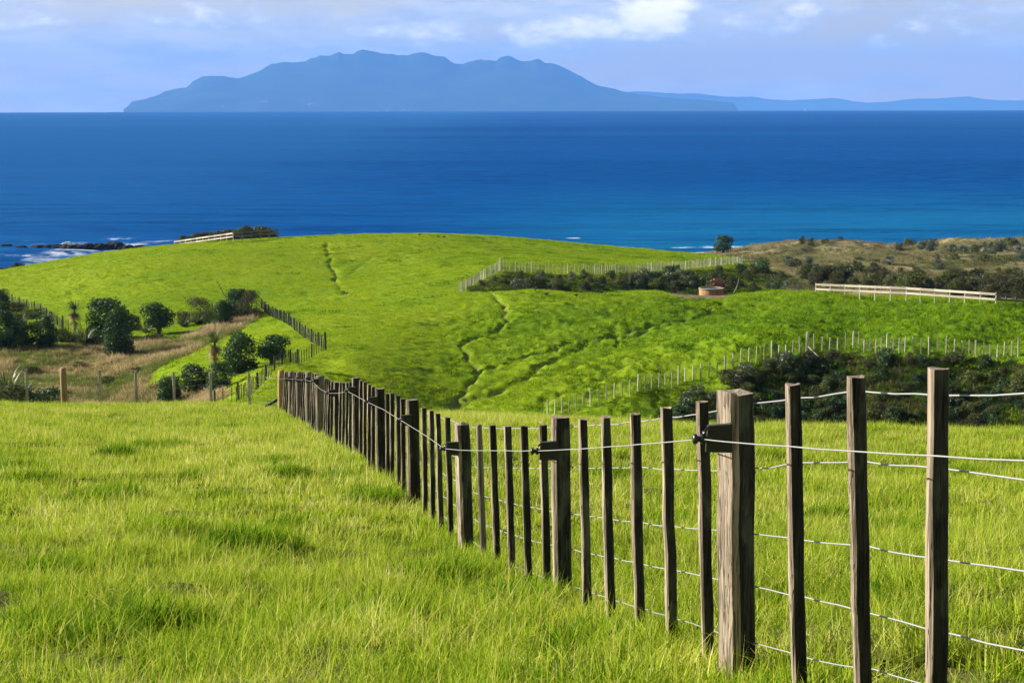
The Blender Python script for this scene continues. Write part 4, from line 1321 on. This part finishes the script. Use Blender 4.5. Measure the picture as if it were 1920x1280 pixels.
# wind-shorn bushes behind the far hilltop rail fence
r = random.Random(12)
for i, (px, top) in enumerate([(352, 442), (368, 438), (386, 435), (403, 434), (420, 432), (437, 430), (453, 427), (468, 424), (484, 423), (497, 427), (506, 433)]):
    Y = 303 - abs(i - 5) * .5; T = P(px, top, Y); g = gz1(T[0], T[1]); h = float(T[2]) - g + .2
    shrub('windswept_bush', 'olive' if i % 3 else 'scrub', (float(T[0]), Y, g - .2), 4.3, h, 'wind-shorn olive bush in the clump behind the far hilltop rail fence', 'bush', 'bushes behind the hilltop rail fence')

# bare stick leaning by the scrub belt
a = ghit(1374, 541, 190, 215); b = P(1386, 521, a.y)
mb = MB(); q = Vector(b) - a; mb.tube([Vector((0, 0, -.1)), q * .5 + Vector((.12, 0, -.06)), q], [.06, .05, .025], 5); mb.tube([q * .6, q * .6 + Vector((-.3, 0, .3))], [.03, .012], 4)
tag(obj('bare_branch', mb.mesh('bare_branch', M_WOODP, True), None, a), 'pale bare branch leaning at the edge of the scrub by the trough', 'branch')


# ------------------------------------------------------------------ water trough on the middle hill
def mat_trough():
    m, t, out = new_mat('stained_concrete')
    tc = t.n.new('ShaderNodeTexCoord').outputs['Object']
    n = t.noise(t.mapping(tc, scale=(3, 3, .5)), 1.0, 5, .65, .3); n2 = t.noise(tc, 7, 4, .6)
    col = t.ramp(n, [(.3, (.12, .055, .010)), (.5, (.25, .130, .026)), (.7, (.34, .200, .055))])
    col = t.mix(t.math('MULTIPLY', n2, .35), col, (.22, .17, .12))
    b = t.node('ShaderNodeBsdfPrincipled', Base_Color=col, Roughness=.8); t.l.new(b.outputs[0], out.inputs[0]); return m


def ring(mb, prof, n=40):
    V = []; F = []; k = len(prof)
    for i in range(n):
        a = 2 * math.pi * i / n
        for r_, z in prof: V.append((r_ * math.cos(a), r_ * math.sin(a), z))
    for i in range(n):
        j = (i + 1) % n
        for q in range(k - 1): F.append((i * k + q, j * k + q, j * k + q + 1, i * k + q + 1))
    mb.add(V, F)


tp = ghit(1334, 551, 185, 205)
TR = tag(empty('water_trough', tp), 'round rust-brown water trough on a bare dirt patch', 'trough')
M_TR = mat_trough()
mb = MB(); ring(mb, [(1.50, -.15), (1.47, .10), (1.46, .80), (1.36, .80), (1.36, .1)]); obj('wall', mb.mesh('wall', M_TR, True), TR)
mb = MB(); ring(mb, [(1.462, .78), (1.52, .79), (1.52, .89), (1.49, .91), (1.34, .91), (1.32, .88), (1.32, .79)]); obj('rim', mb.mesh('rim', mat_plain('trough_rim', (.26, .20, .14), .8), False), TR)
m_wt, t_, o_ = new_mat('trough_water')
b_ = t_.node('ShaderNodeBsdfPrincipled', Base_Color=(.06, .11, .15), Roughness=.08); t_.l.new(b_.outputs[0], o_.inputs[0])
mb = MB(); mb.add([(1.37 * math.cos(2 * math.pi * k / 40), 1.37 * math.sin(2 * math.pi * k / 40), .80) for k in range(40)], [tuple(range(40))]); obj('water', mb.mesh('water', m_wt), TR)
mb = MB(); mb.tube([(1.5, -.5, -.1), (1.56, -.5, .5), (1.5, -.5, .98), (1.1, -.4, 1.0), (.95, -.35, .9)], .035, 6); obj('pipe', mb.mesh('pipe', M_WOOD, True), TR)


# ------------------------------------------------------------------ birds on the grass
def bird_mesh():
    mb = MB()
    prof = [(-.30, .004, .36), (-.24, .035, .35), (-.14, .085, .34), (-.02, .115, .335), (.09, .105, .35), (.16, .075, .385), (.20, .05, .44), (.225, .042, .50), (.245, .048, .545), (.27, .046, .57), (.30, .030, .57), (.325, .014, .555), (.36, .004, .545)]
    n = 10; V = []; F = []
    for x, r_, z in prof:
        for k in range(n): V.append((x, r_ * math.cos(2 * math.pi * k / n) * .9, z + r_ * math.sin(2 * math.pi * k / n)))
    for i in range(len(prof) - 1):
        for k in range(n): F.append((i * n + k, (i + 1) * n + k, (i + 1) * n + (k + 1) % n, i * n + (k + 1) % n))
    mb.add(V, F)
    for s in (-1, 1):
        mb.tube([(.0, s * .05, .30), (.03, s * .05, .16), (-.01, s * .05, .0)], [.022, .013, .011], 5); mb.tube([(-.03, s * .05, .006), (.08, s * .06, .006)], .009, 4)
        mb.add([(.10, s * .10, .37), (-.10, s * .125, .36), (-.34, s * .03, .345), (-.08, s * .10, .29)], [(0, 1, 2, 3)])
    return mb.mesh('bird', mat_plain('dark_plumage', (.012, .013, .022), .5), True)


ME_BIRD = bird_mesh()
for px, py, rz, s, y0, y1, lb in [(1004, 549, 1.2, 1.05, 185, 203, 'upright dark bird nearest the far fence corner'), (1025, 557, .2, 1.0, 180, 203, 'dark bird feeding left of the others on the middle hill'),
                                  (1081, 560, .4, 1.0, 180, 203, 'dark bird feeding in the middle of the middle hill brow'), (1128, 554, 2.9, .8, 180, 203, 'small dark bird nearest the trough'),
                                  (787, 444.5, .3, 1.1, 255, 292, 'dark bird alone on the far hilltop'), (822, 448, 2.8, 1.1, 255, 292, 'left bird of the pair on the far hilltop'), (833, 448, .3, 1.1, 255, 292, 'right bird of the pair on the far hilltop'),
                                  (650, 555, 1.0, 1.0, 205, 235, 'dark bird at the foot of the worn track')]:
    p = ghit(px, py, y0, y1); o = obj('bird', ME_BIRD, None, p, (0, 0, rz), (s, s, s)); tag(o, lb, 'bird', 'birds on the hills')


# ------------------------------------------------------------------ rocks in the surf
def mat_rock():
    m, t, out = new_mat('wet_rock'); tc = t.n.new('ShaderNodeTexCoord').outputs['Object']
    n = t.noise(tc, 2.5, 6, .65)
    col = t.ramp(n, [(.35, (.006, .006, .006)), (.55, (.014, .013, .012)), (.75, (.040, .032, .026))])
    b = t.node('ShaderNodeBsdfPrincipled', Base_Color=col, Roughness=.8); b.inputs['Specular IOR Level'].default_value = .08; bump = t.node('ShaderNodeBump', Strength=1.0, Distance=.3, Height=n)
    t.l.new(bump.outputs[0], b.inputs['Normal']); t.l.new(b.outputs[0], out.inputs[0]); return m


M_ROCK = mat_rock()


def rock_mesh(seed):
    bm = bmesh.new(); bmesh.ops.create_icosphere(bm, subdivisions=4, radius=1.0)
    for v in bm.verts:
        d = v.co.normalized()
        f = .62 + .55 * float(fbm(np.array([d.x * 2.1 + seed * 3.3 + 20]), np.array([d.y * 2.1 + d.z * 1.7 + seed]), seed, 4)[0]) + .25 * abs(float(vnoise(np.array([d.x * 6 + 30]), np.array([d.y * 6 + d.z * 5 + seed + 30]), seed)[0]) - .5)
        v.co = d * f
    me = bpy.data.meshes.new('rock'); bm.to_mesh(me); bm.free(); me.materials.append(M_ROCK); return me


ROCKM = [rock_mesh(k) for k in range(4)]
RK = [(12, 459, 18, 5, 'small low rock at the far left of the reef'), (40, 465, 22, 8, 'reddish-dark rock at the left end of the reef'), (72, 466, 34, 10, 'flat dark reef rock second from the left'), (104, 466, 34, 11, 'dark reef rock left of the breaking wave'),
      (130, 467, 36, 13, 'dark reef rock right under the breaking wave'), (158, 467, 40, 14, 'broad black reef rock in the middle'), (188, 466, 40, 13, 'black reef rock right of the middle'), (214, 464, 36, 14, 'tallest black reef rock'),
      (240, 466, 30, 10, 'black reef rock near the right end'), (262, 465, 28, 9, 'low reef rock at the right end'), (276, 468, 18, 6, 'last small reef rock by the hill edge'), (244, 470, 14, 8, 'small lone rock in front of the reef'), (128, 471, 14, 5, 'small wet rock in front of the reef middle')]
for i, (px, py, wpx, hpx, lb) in enumerate(RK):
    d = ray(px, py + 2); Y = H / -d[2] * d[1]; p = P(px, py + 2, Y); s = Y / FPX
    tag(obj('rock', ROCKM[i % 4], None, (float(p[0]), float(p[1]), -.25), (0, 0, i * 1.3), (wpx * s * .72, wpx * s * .55, hpx * s * 1.05)), lb, 'rock', 'rocks of the reef')
d = ray(36, 506); Y = H / -d[2] * d[1]; p = P(36, 506, Y); s = Y / FPX
tag(obj('rock', ROCKM[1], None, (float(p[0]), float(p[1]), 0), (0, 0, .4), (40 * s * .62, 4, 8 * s)), 'dark shore rock under the bush at the left', 'rock', 'shore rocks')
tag(obj('rock', ROCKM[2], None, (float(p[0]) - 26 * s, float(p[1]), -.2), (0, 0, 1.4), (24 * s * .6, 3, 6 * s)), 'jagged shore rock at the very left edge', 'rock', 'shore rocks')
shrub('round_shrub', 'round', (float(p[0]), float(p[1]) - 1, 8 * s * .35), 34 * s, 11 * s, 'bush growing on the shore rock at the left')

# spray over the reef and a yacht far out
m_sp, t_, o_ = new_mat('sea_spray')
n_ = t_.noise(t_.n.new('ShaderNodeTexCoord').outputs['Object'], 3.0, 4, .6)
d_ = t_.node('ShaderNodeBsdfDiffuse', Color=t_.mix(n_, (.62, .66, .70), (.85, .87, .88))); t_.l.new(d_.outputs[0], o_.inputs[0])
d = ray(132, 464); Y = H / -d[2] * d[1] + 4; s = Y / FPX
bm = bmesh.new(); rr_ = random.Random(4)
for k in range(26):
    fx = rr_.uniform(-1, 1); hgt = (1 - fx * fx) * rr_.uniform(.3, 1)
    q = bmesh.ops.create_icosphere(bm, subdivisions=2, radius=1.0)
    sx, sz = rr_.uniform(.10, .22), rr_.uniform(.12, .3)
    for v in q['verts']:
        f = 1 + .5 * (float(vnoise(np.array([v.co.x * 3 + k * 5 + 50]), np.array([v.co.y * 3 + v.co.z * 3 + 50]), k)[0]) - .5)
        v.co = Vector((v.co.x * sx * f + fx, v.co.y * .12 * f + rr_.uniform(-.01, .01), v.co.z * sz * f + hgt * .75))
me = bpy.data.meshes.new('spray'); bm.to_mesh(me); bm.free(); me.materials.append(m_sp); me.polygons.foreach_set('use_smooth', [True] * len(me.polygons))
p = P(128, 464, Y)
tag(obj('wave_spray', me, None, (float(p[0]), float(p[1]), .2), None, (17 * s, 9 * s, 9 * s)), 'white spray of a wave breaking behind the reef rocks', 'wave')
p = P(1509, 208, 11200)
YB = tag(empty('sailing_boat', (float(p[0]), 11200.0, 0.0)), 'tiny white sailing boat far out under the distant hills', 'boat')
mb = MB(); mb.add([(-6, 0, 1.6), (0, -1.7, 1.5), (5, -1.2, 1.5), (5, 1.2, 1.5), (0, 1.7, 1.5), (-4, 0, -.4), (4, -.7, -.4), (4, .7, -.4)], [(0, 1, 2, 3, 4), (0, 5, 6, 1), (1, 6, 2), (2, 6, 7, 3), (3, 7, 4), (4, 7, 5, 0), (5, 7, 6)]); obj('hull', mb.mesh('hull', M_WHITE), YB)
mb = MB(); mb.tube([(-.5, 0, 1.4), (-.5, 0, 17)], .15, 5); obj('mast', mb.mesh('mast', M_WHITE), YB)
mb = MB(); mb.add([(-.3, .0, 2.6), (5, .4, 2.8), (-.3, 0, 16.5), (2.2, .5, 6), (-.3, .1, 2.6), (5, .5, 2.8), (-.3, .1, 16.5), (2.2, .6, 6)], [(0, 1, 3), (1, 2, 3), (2, 0, 3), (4, 7, 5), (5, 7, 6), (6, 7, 4)]); obj('sail', mb.mesh('sail', M_WHITE), YB)


# ------------------------------------------------------------------ grass (instanced patches)
def blade_patch(name, nb, rad, L, width, mat, seed, lean=.35, seg=3, wind=(.25, .0), tile=None):
    """one patch of bent tapering blades"""
    r = np.random.default_rng(seed)
    ang = r.random(nb) * 2 * np.pi; rr = rad * np.sqrt(r.random(nb)); bx = rr * np.cos(ang); by = rr * np.sin(ang)
    if tile: bx = (r.random(nb) - .5) * tile + r.normal(0, .05, nb); by = (r.random(nb) - .5) * tile + r.normal(0, .05, nb)
    ln = L[0] + (L[1] - L[0]) * r.random(nb) ** 1.4
    if tile:
        cl = sstep(vnoise(bx * 4.2 + 40, by * 4.2 + 40, seed), .25, .8); ln *= .32 + 1.05 * cl; ln = np.where(r.random(nb) < .025, L[1] * (1.2 + .5 * r.random(nb)), ln)
    az = r.random(nb) * 2 * np.pi; th = np.abs(r.normal(0, lean, nb))
    dx = np.cos(az) * np.sin(th) + wind[0]; dy = np.sin(az) * np.sin(th) + wind[1]; dz = np.cos(th)
    fa = r.random(nb) * 2 * np.pi; sx, sy = np.cos(fa), np.sin(fa)
    w_ = width * (.6 + .8 * r.random(nb)); bend = .2 + .9 * r.random(nb)
    V = np.zeros((nb, 2 * seg + 1, 3)); T = np.zeros((nb, 2 * seg + 1))
    for s in range(seg + 1):
        t = s / seg; q = ln * t
        hx = bx + dx * q * (1 + bend * t * .8); hy = by + dy * q * (1 + bend * t * .8); hz = dz * q * (1 - .32 * bend * t) - .02
        wd = w_ * (1 - t ** 1.8) * .5
        if s < seg:
            V[:, 2 * s] = np.stack([hx - sx * wd, hy - sy * wd, hz], 1); V[:, 2 * s + 1] = np.stack([hx + sx * wd, hy + sy * wd, hz], 1); T[:, 2 * s] = T[:, 2 * s + 1] = t
        else:
            V[:, 2 * s] = np.stack([hx, hy, hz], 1); T[:, 2 * s] = t
    i = np.arange(nb)[:, None] * (2 * seg + 1)
    F4 = np.concatenate([np.stack([i[:, 0] + 2 * s, i[:, 0] + 2 * s + 1, i[:, 0] + 2 * s + 3, i[:, 0] + 2 * s + 2], 1) for s in range(seg - 1)]) if seg > 1 else None
    F3 = np.stack([i[:, 0] + 2 * seg - 2, i[:, 0] + 2 * seg - 1, i[:, 0] + 2 * seg], 1)
    me = mesh_np(name, V.reshape(-1, 3), F4, F3, [mat], smooth=False)
    fattr(me, 'along', T.ravel())
    return me


def grass_field(name, label, meshes, pos, rot, scl, tint):
    """points carrying rotation, size and tint; a small node tree sets one patch on each"""
    pc = bpy.data.collections.new(name + '_patches')
    for k, me in enumerate(meshes): pc.objects.link(bpy.data.objects.new('patch_%02d' % k, me))
    n = len(pos); me = bpy.data.meshes.new(name); me.vertices.add(n); me.vertices.foreach_set('co', np.asarray(pos, np.float32).ravel())
    vattr(me, 'rot', rot); fattr(me, 'scl', scl); fattr(me, 'tint', tint)
    ia = me.attributes.new('pick', 'INT', 'POINT'); ia.data.foreach_set('value', rng.integers(0, len(meshes), n).astype(np.int32))
    o = obj(name, me)
    ng = bpy.data.node_groups.new(name, 'GeometryNodeTree')
    ng.interface.new_socket('Geometry', in_out='INPUT', socket_type='NodeSocketGeometry'); ng.interface.new_socket('Geometry', in_out='OUTPUT', socket_type='NodeSocketGeometry')
    gi = ng.nodes.new('NodeGroupInput'); go = ng.nodes.new('NodeGroupOutput')
    ci = ng.nodes.new('GeometryNodeCollectionInfo'); ci.inputs['Collection'].default_value = pc; ci.inputs['Separate Children'].default_value = True; ci.inputs['Reset Children'].default_value = True
    ip = ng.nodes.new('GeometryNodeInstanceOnPoints'); ip.inputs['Pick Instance'].default_value = True

    def na(nm, ty):
        a = ng.nodes.new('GeometryNodeInputNamedAttribute'); a.data_type = ty; a.inputs['Name'].default_value = nm; return a.outputs['Attribute']
    ng.links.new(gi.outputs[0], ip.inputs['Points']); ng.links.new(ci.outputs[0], ip.inputs['Instance'])
    ng.links.new(na('pick', 'INT'), ip.inputs['Instance Index'])
    e2r = ng.nodes.new('FunctionNodeEulerToRotation'); ng.links.new(na('rot', 'FLOAT_VECTOR'), e2r.inputs[0]); ng.links.new(e2r.outputs[0], ip.inputs['Rotation'])
    ng.links.new(na('scl', 'FLOAT'), ip.inputs['Scale'])
    ng.links.new(ip.outputs[0], go.inputs[0])
    md = o.modifiers.new('patches', 'NODES'); md.node_group = ng
    tag(o, label, None, None, 'stuff')
    return o


G_STOPS = [(.05, (.030, .098, .006)), (.20, (.110, .240, .010)), (.40, (.275, .395, .018)), (.64, (.440, .490, .042)), (.86, (.62, .60, .16)), (1.0, (.76, .70, .33))]
M_BL_NEAR = mat_blade('paddock_blade', G_STOPS, .38, .85)
M_BL_HILL = mat_blade('hill_blade', [(.05, (.024, .085, .004)), (.30, (.095, .215, .005)), (.55, (.250, .365, .007)), (.9, (.40, .44, .02))], .45)
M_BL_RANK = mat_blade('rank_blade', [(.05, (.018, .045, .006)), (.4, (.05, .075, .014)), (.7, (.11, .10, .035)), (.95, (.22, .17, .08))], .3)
M_BL_DRY = mat_blade('dry_blade', [(.05, (.075, .15, .012)), (.28, (.15, .18, .035)), (.5, (.30, .235, .105)), (.9, (.54, .42, .24))], .4)
PATCH_NEAR = [blade_patch('near_patch', 1700, .70, (.05, .19), .0046, M_BL_NEAR, 700 + k, .62, 3, (.06, .0), tile=.74) for k in range(6)]
PATCH_MID = [blade_patch('mid_patch', 1000, .70, (.05, .17), .0080, M_BL_NEAR, 720 + k, .62, 2, (.06, .0), tile=.74) for k in range(6)]
PATCH_TUFT = [blade_patch('tuft_patch', 170, .26, (.10, .30), .0085, M_BL_NEAR, 730 + k, .55, 3, (.12, .0)) for k in range(4)]
PATCH_HILL = [blade_patch('hill_patch', 26, .38, (.06, .24), .036, M_BL_HILL, 740 + k, .5, 2) for k in range(5)]
PATCH_RANK = [blade_patch('rank_patch', 40, .40, (.2, .6), .030, M_BL_RANK, 780 + k, .6, 2, (.1, -.05)) for k in range(5)]
M_BL_DUNE = mat_blade('dune_blade', [(.05, (.045, .075, .014)), (.35, (.12, .125, .035)), (.6, (.24, .195, .085)), (.9, (.42, .34, .19))], .35)
PATCH_DUNE = [blade_patch('dune_patch', 34, .40, (.25, .65), .030, M_BL_DUNE, 790 + k, .5, 2, (.15, -.05)) for k in range(5)]
PATCH_DRY = [blade_patch('dry_patch', 34, .40, (.25, .75), .030, M_BL_DRY, 760 + k, .5, 2, (.15, -.05)) for k in range(5)]

TUFTS = [(430, 802, 62), (300, 834, 95), (45, 850, 55), (215, 854, 85), (525, 868, 85), (150, 827, 50), (265, 800, 36), (210, 945, 130), (35, 880, 50), (470, 1052, 130), (90, 1212, 180), (300, 1180, 120), (60, 915, 70),
         (1570, 978, 70), (1690, 1003, 90), (870, 1078, 60), (315, 1030, 90), (120, 1090, 60), (700, 960, 80), (560, 1010, 70), (640, 905, 60), (980, 1160, 110), (720, 1180, 120), (540, 900, 60), (1160, 905, 60), (1450, 860, 60), (1800, 880, 70),
         (370, 905, 60), (820, 1110, 90), (1000, 930, 60), (1240, 1010, 50), (1100, 1230, 90), (420, 950, 60)]
TW = []
for px, py, wpx in TUFTS:
    x, y = hit(px, py, 4, 60); TW.append((x, y, wpx * y / FPX * .5))


def slope_rot(x, y, e=.5):
    """rotation that lays a patch along the slope, with a free turn about the upright"""
    sx = (macro(x + e, y) - macro(x - e, y)) / (2 * e); sy = (macro(x, y + e) - macro(x, y - e)) / (2 * e)
    yaw = rng.normal(0, .8, len(x)) + np.where(rng.random(len(x)) < .5, 0, .4)
    c, s_ = np.cos(yaw), np.sin(yaw)
    lx, ly = sx * c + sy * s_, -sx * s_ + sy * c
    return np.stack([np.arctan(ly), -np.arctan(lx), yaw], 1)


def near_grass():
    def layer(y0, y1, step, meshes, label):
        xs, ys = [], []
        for y in np.arange(y0, y1, step):
            hw = y * .335 + 1.6; x = np.arange(-hw, hw, step); xs.append(x + rng.uniform(-.12, .12, len(x))); ys.append(np.full(len(x), y) + rng.uniform(-.12, .12, len(x)))
        x = np.concatenate(xs); y = np.concatenate(ys); z = gz(x, y)
        n1 = fbm(x * .35, y * .35, 81, 3); n3 = fbm(x * .09, y * .09, 85, 2)
        scl = .85 + .5 * n1
        grass_field('paddock_grass', label, meshes, np.stack([x, y, z], 1), slope_rot(x, y), scl, np.clip(.5 + (n3 - .5) * .5, 0, 1))
        return len(x)
    a = layer(2.6, 15.0, .60, PATCH_NEAR, 'long green and straw-tipped grass of the near paddock')
    b = layer(15.0, 58.5, .62, PATCH_MID, 'long grass further down the near paddock to its brow')
    # lush dark tufts where stock have dunged, and the uncut strip under the fence
    X, Y, T, S = [], [], [], []
    for tx, ty, tr in TW:
        n = int(14 + 26 * min(2.5, tr * 2) * tr); q = tr * np.sqrt(rng.random(n)) * 1.05; aa = rng.random(n) * 6.28
        X.append(tx + q * np.cos(aa)); Y.append(ty + q * np.sin(aa) * 1.25); T.append(np.full(n, .10) + .12 * (q / tr) + rng.normal(0, .05, n)); S.append(1.15 - .45 * (q / tr) + rng.normal(0, .08, n))
    cx_, cy_ = hit(1722, 930, 4, 60); X.append(cx_ + rng.normal(0, .12, 16)); Y.append(cy_ + rng.normal(0, .12, 16)); T.append(np.full(16, 1.0)); S.append(rng.uniform(.3, .45, 16))
    yy = np.concatenate([rng.uniform(4.4, 16, 120), rng.uniform(16, 50, 170)]); n = len(yy)
    X.append(MF_X0 + MF_S * yy + rng.normal(0, .14, n)); Y.append(yy); T.append(rng.uniform(.15, .75, n)); S.append(rng.uniform(.55, .95, n))
    x = np.concatenate(X); y = np.concatenate(Y); z = gz(x, y)
    grass_field('grass_tufts', 'dark lush tufts scattered over the near paddock', PATCH_TUFT, np.stack([x, y, z], 1), slope_rot(x, y), np.clip(np.concatenate(S), .3, 1.4), np.clip(np.concatenate(T), 0, 1))


near_grass()


def zone_points(n, poly, y0, y1, seed):
    r = np.random.default_rng(seed); xs = [p[0] for p in poly]; ys = [p[1] for p in poly]
    # sample plan positions over the bounding box of the zone, keep those that fall inside its outline
    c = np.array([hit(a, b, y0, y1) for a, b in poly])
    x = r.uniform(c[:, 0].min(), c[:, 0].max(), n * 6); y = r.uniform(max(y0, c[:, 1].min()), min(y1, c[:, 1].max()), n * 6)
    z = gz(x, y); px, py = project(x, y, z)
    m = in_poly(px, py, poly); return x[m][:n], y[m][:n], z[m][:n]


def hill_grass():
    n = 190000
    y = 118 + (318 - 118) * rng.random(n) ** 1.15; hw = y * .315 + 2; x = (rng.random(n) * 2 - 1) * hw
    keep = rng.random(n) < hw / (318 * .315)
    dune = (x > .075 * y + 22) & (y > 250)
    sc_h = (y > 205) & (x > 38)
    keep &= ~dune & ~sc_h
    x = x[keep]; y = y[keep]; z = macro(x, y); dz, dirt = detail(x, y); z = z + dz
    px, py = project(x, y, z)
    m = (dirt < .25) & (detail.groove < .35)
    m &= ~(in_poly(px, py, PAD) & (y > 180) & (y < 212))
    inz = in_poly(px, py, Z_DRY[0]) & (y < 225); m &= ~(inz & (rng.random(len(x)) < .8))
    x, y, z = x[m], y[m], z[m]
    n1 = fbm(x * .12, y * .12, 91, 3); n2 = fbm(x * .7, y * .5, 93, 2)
    low = sstep(x + .25 * (y - 150), -18, 20) * (1 - .75 * sstep(y, 168, 205))
    tint = .64 + (n1 - .5) * .4 + (n2 - .5) * .5 - .41 * low
    scl = .45 + .9 * n2 + .9 * low * n2
    # scattered dung-patch tufts
    tf = (vnoise(x * .33, y * .33, 95) > .80) & (rng.random(len(x)) < .5)
    tint = np.where(tf, tint - .4, tint); scl = np.where(tf, scl * 1.35, scl)
    rot = np.stack([rng.normal(0, .1, len(x)), rng.normal(0, .1, len(x)), rng.random(len(x)) * 6.28], 1)
    grass_field('hill_grass', 'short grazed grass over the middle and far hills', PATCH_HILL, np.stack([x, y, z], 1), rot, scl, np.clip(tint, 0, 1))
    print('hill grass', len(x))
    # dry standing grass in the gully
    x, y, z = zone_points(9000, Z_DRY[0], 114, 225, 5)
    n1 = fbm(x * .16, y * .16, 97, 3)
    n2 = fbm(x * .5, y * .5, 98, 2); edge = sstep(x, -52, -28)
    tint = np.clip(.25 + .26 * edge + (n1 - .5) * 2.0 + (n2 - .5) * 1.0, 0, 1); scl = .35 + 1.5 * n2 * rng.random(len(x)) + .25 * edge
    rot = np.stack([rng.normal(0, .15, len(x)), rng.normal(0, .15, len(x)), rng.random(len(x)) * 6.28], 1)
    grass_field('dry_grass', 'brown rank grass over the gully bank on the left', PATCH_DRY, np.stack([x, y, z], 1), rot, scl, tint)
    # rank grass on the shaded bank and in the scrub belt
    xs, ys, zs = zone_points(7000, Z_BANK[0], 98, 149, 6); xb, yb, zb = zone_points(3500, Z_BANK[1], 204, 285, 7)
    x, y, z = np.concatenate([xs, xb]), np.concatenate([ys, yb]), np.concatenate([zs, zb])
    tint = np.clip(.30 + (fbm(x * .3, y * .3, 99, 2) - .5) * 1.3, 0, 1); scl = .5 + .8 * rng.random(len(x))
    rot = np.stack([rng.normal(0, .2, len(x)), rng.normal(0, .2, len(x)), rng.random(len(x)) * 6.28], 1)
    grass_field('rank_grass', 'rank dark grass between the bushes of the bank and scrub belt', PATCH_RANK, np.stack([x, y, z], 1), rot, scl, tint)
    # marram on the dunes
    n = 26000; y = 235 + 320 * rng.random(n); x = (.075 * y + 18) + rng.random(n) * (.26 * y)
    keep = rng.random(n) < .25 + .75 * (fbm(x * .05, y * .05, 101, 3) > .47); x, y = x[keep], y[keep]; z = gz(x, y); m = z > 3.0; x, y, z = x[m], y[m], z[m]
    tint = np.clip(.42 + (fbm(x * .03, y * .03, 103, 3) - .5) * 2.2, 0, 1); scl = .8 + .9 * rng.random(len(x))
    rot = np.stack([rng.normal(0, .15, len(x)), rng.normal(0, .15, len(x)), rng.random(len(x)) * 6.28], 1)
    grass_field('dune_grass', 'tawny and olive grass over the dunes on the right', PATCH_DUNE, np.stack([x, y, z], 1), rot, scl, tint)


hill_grass()
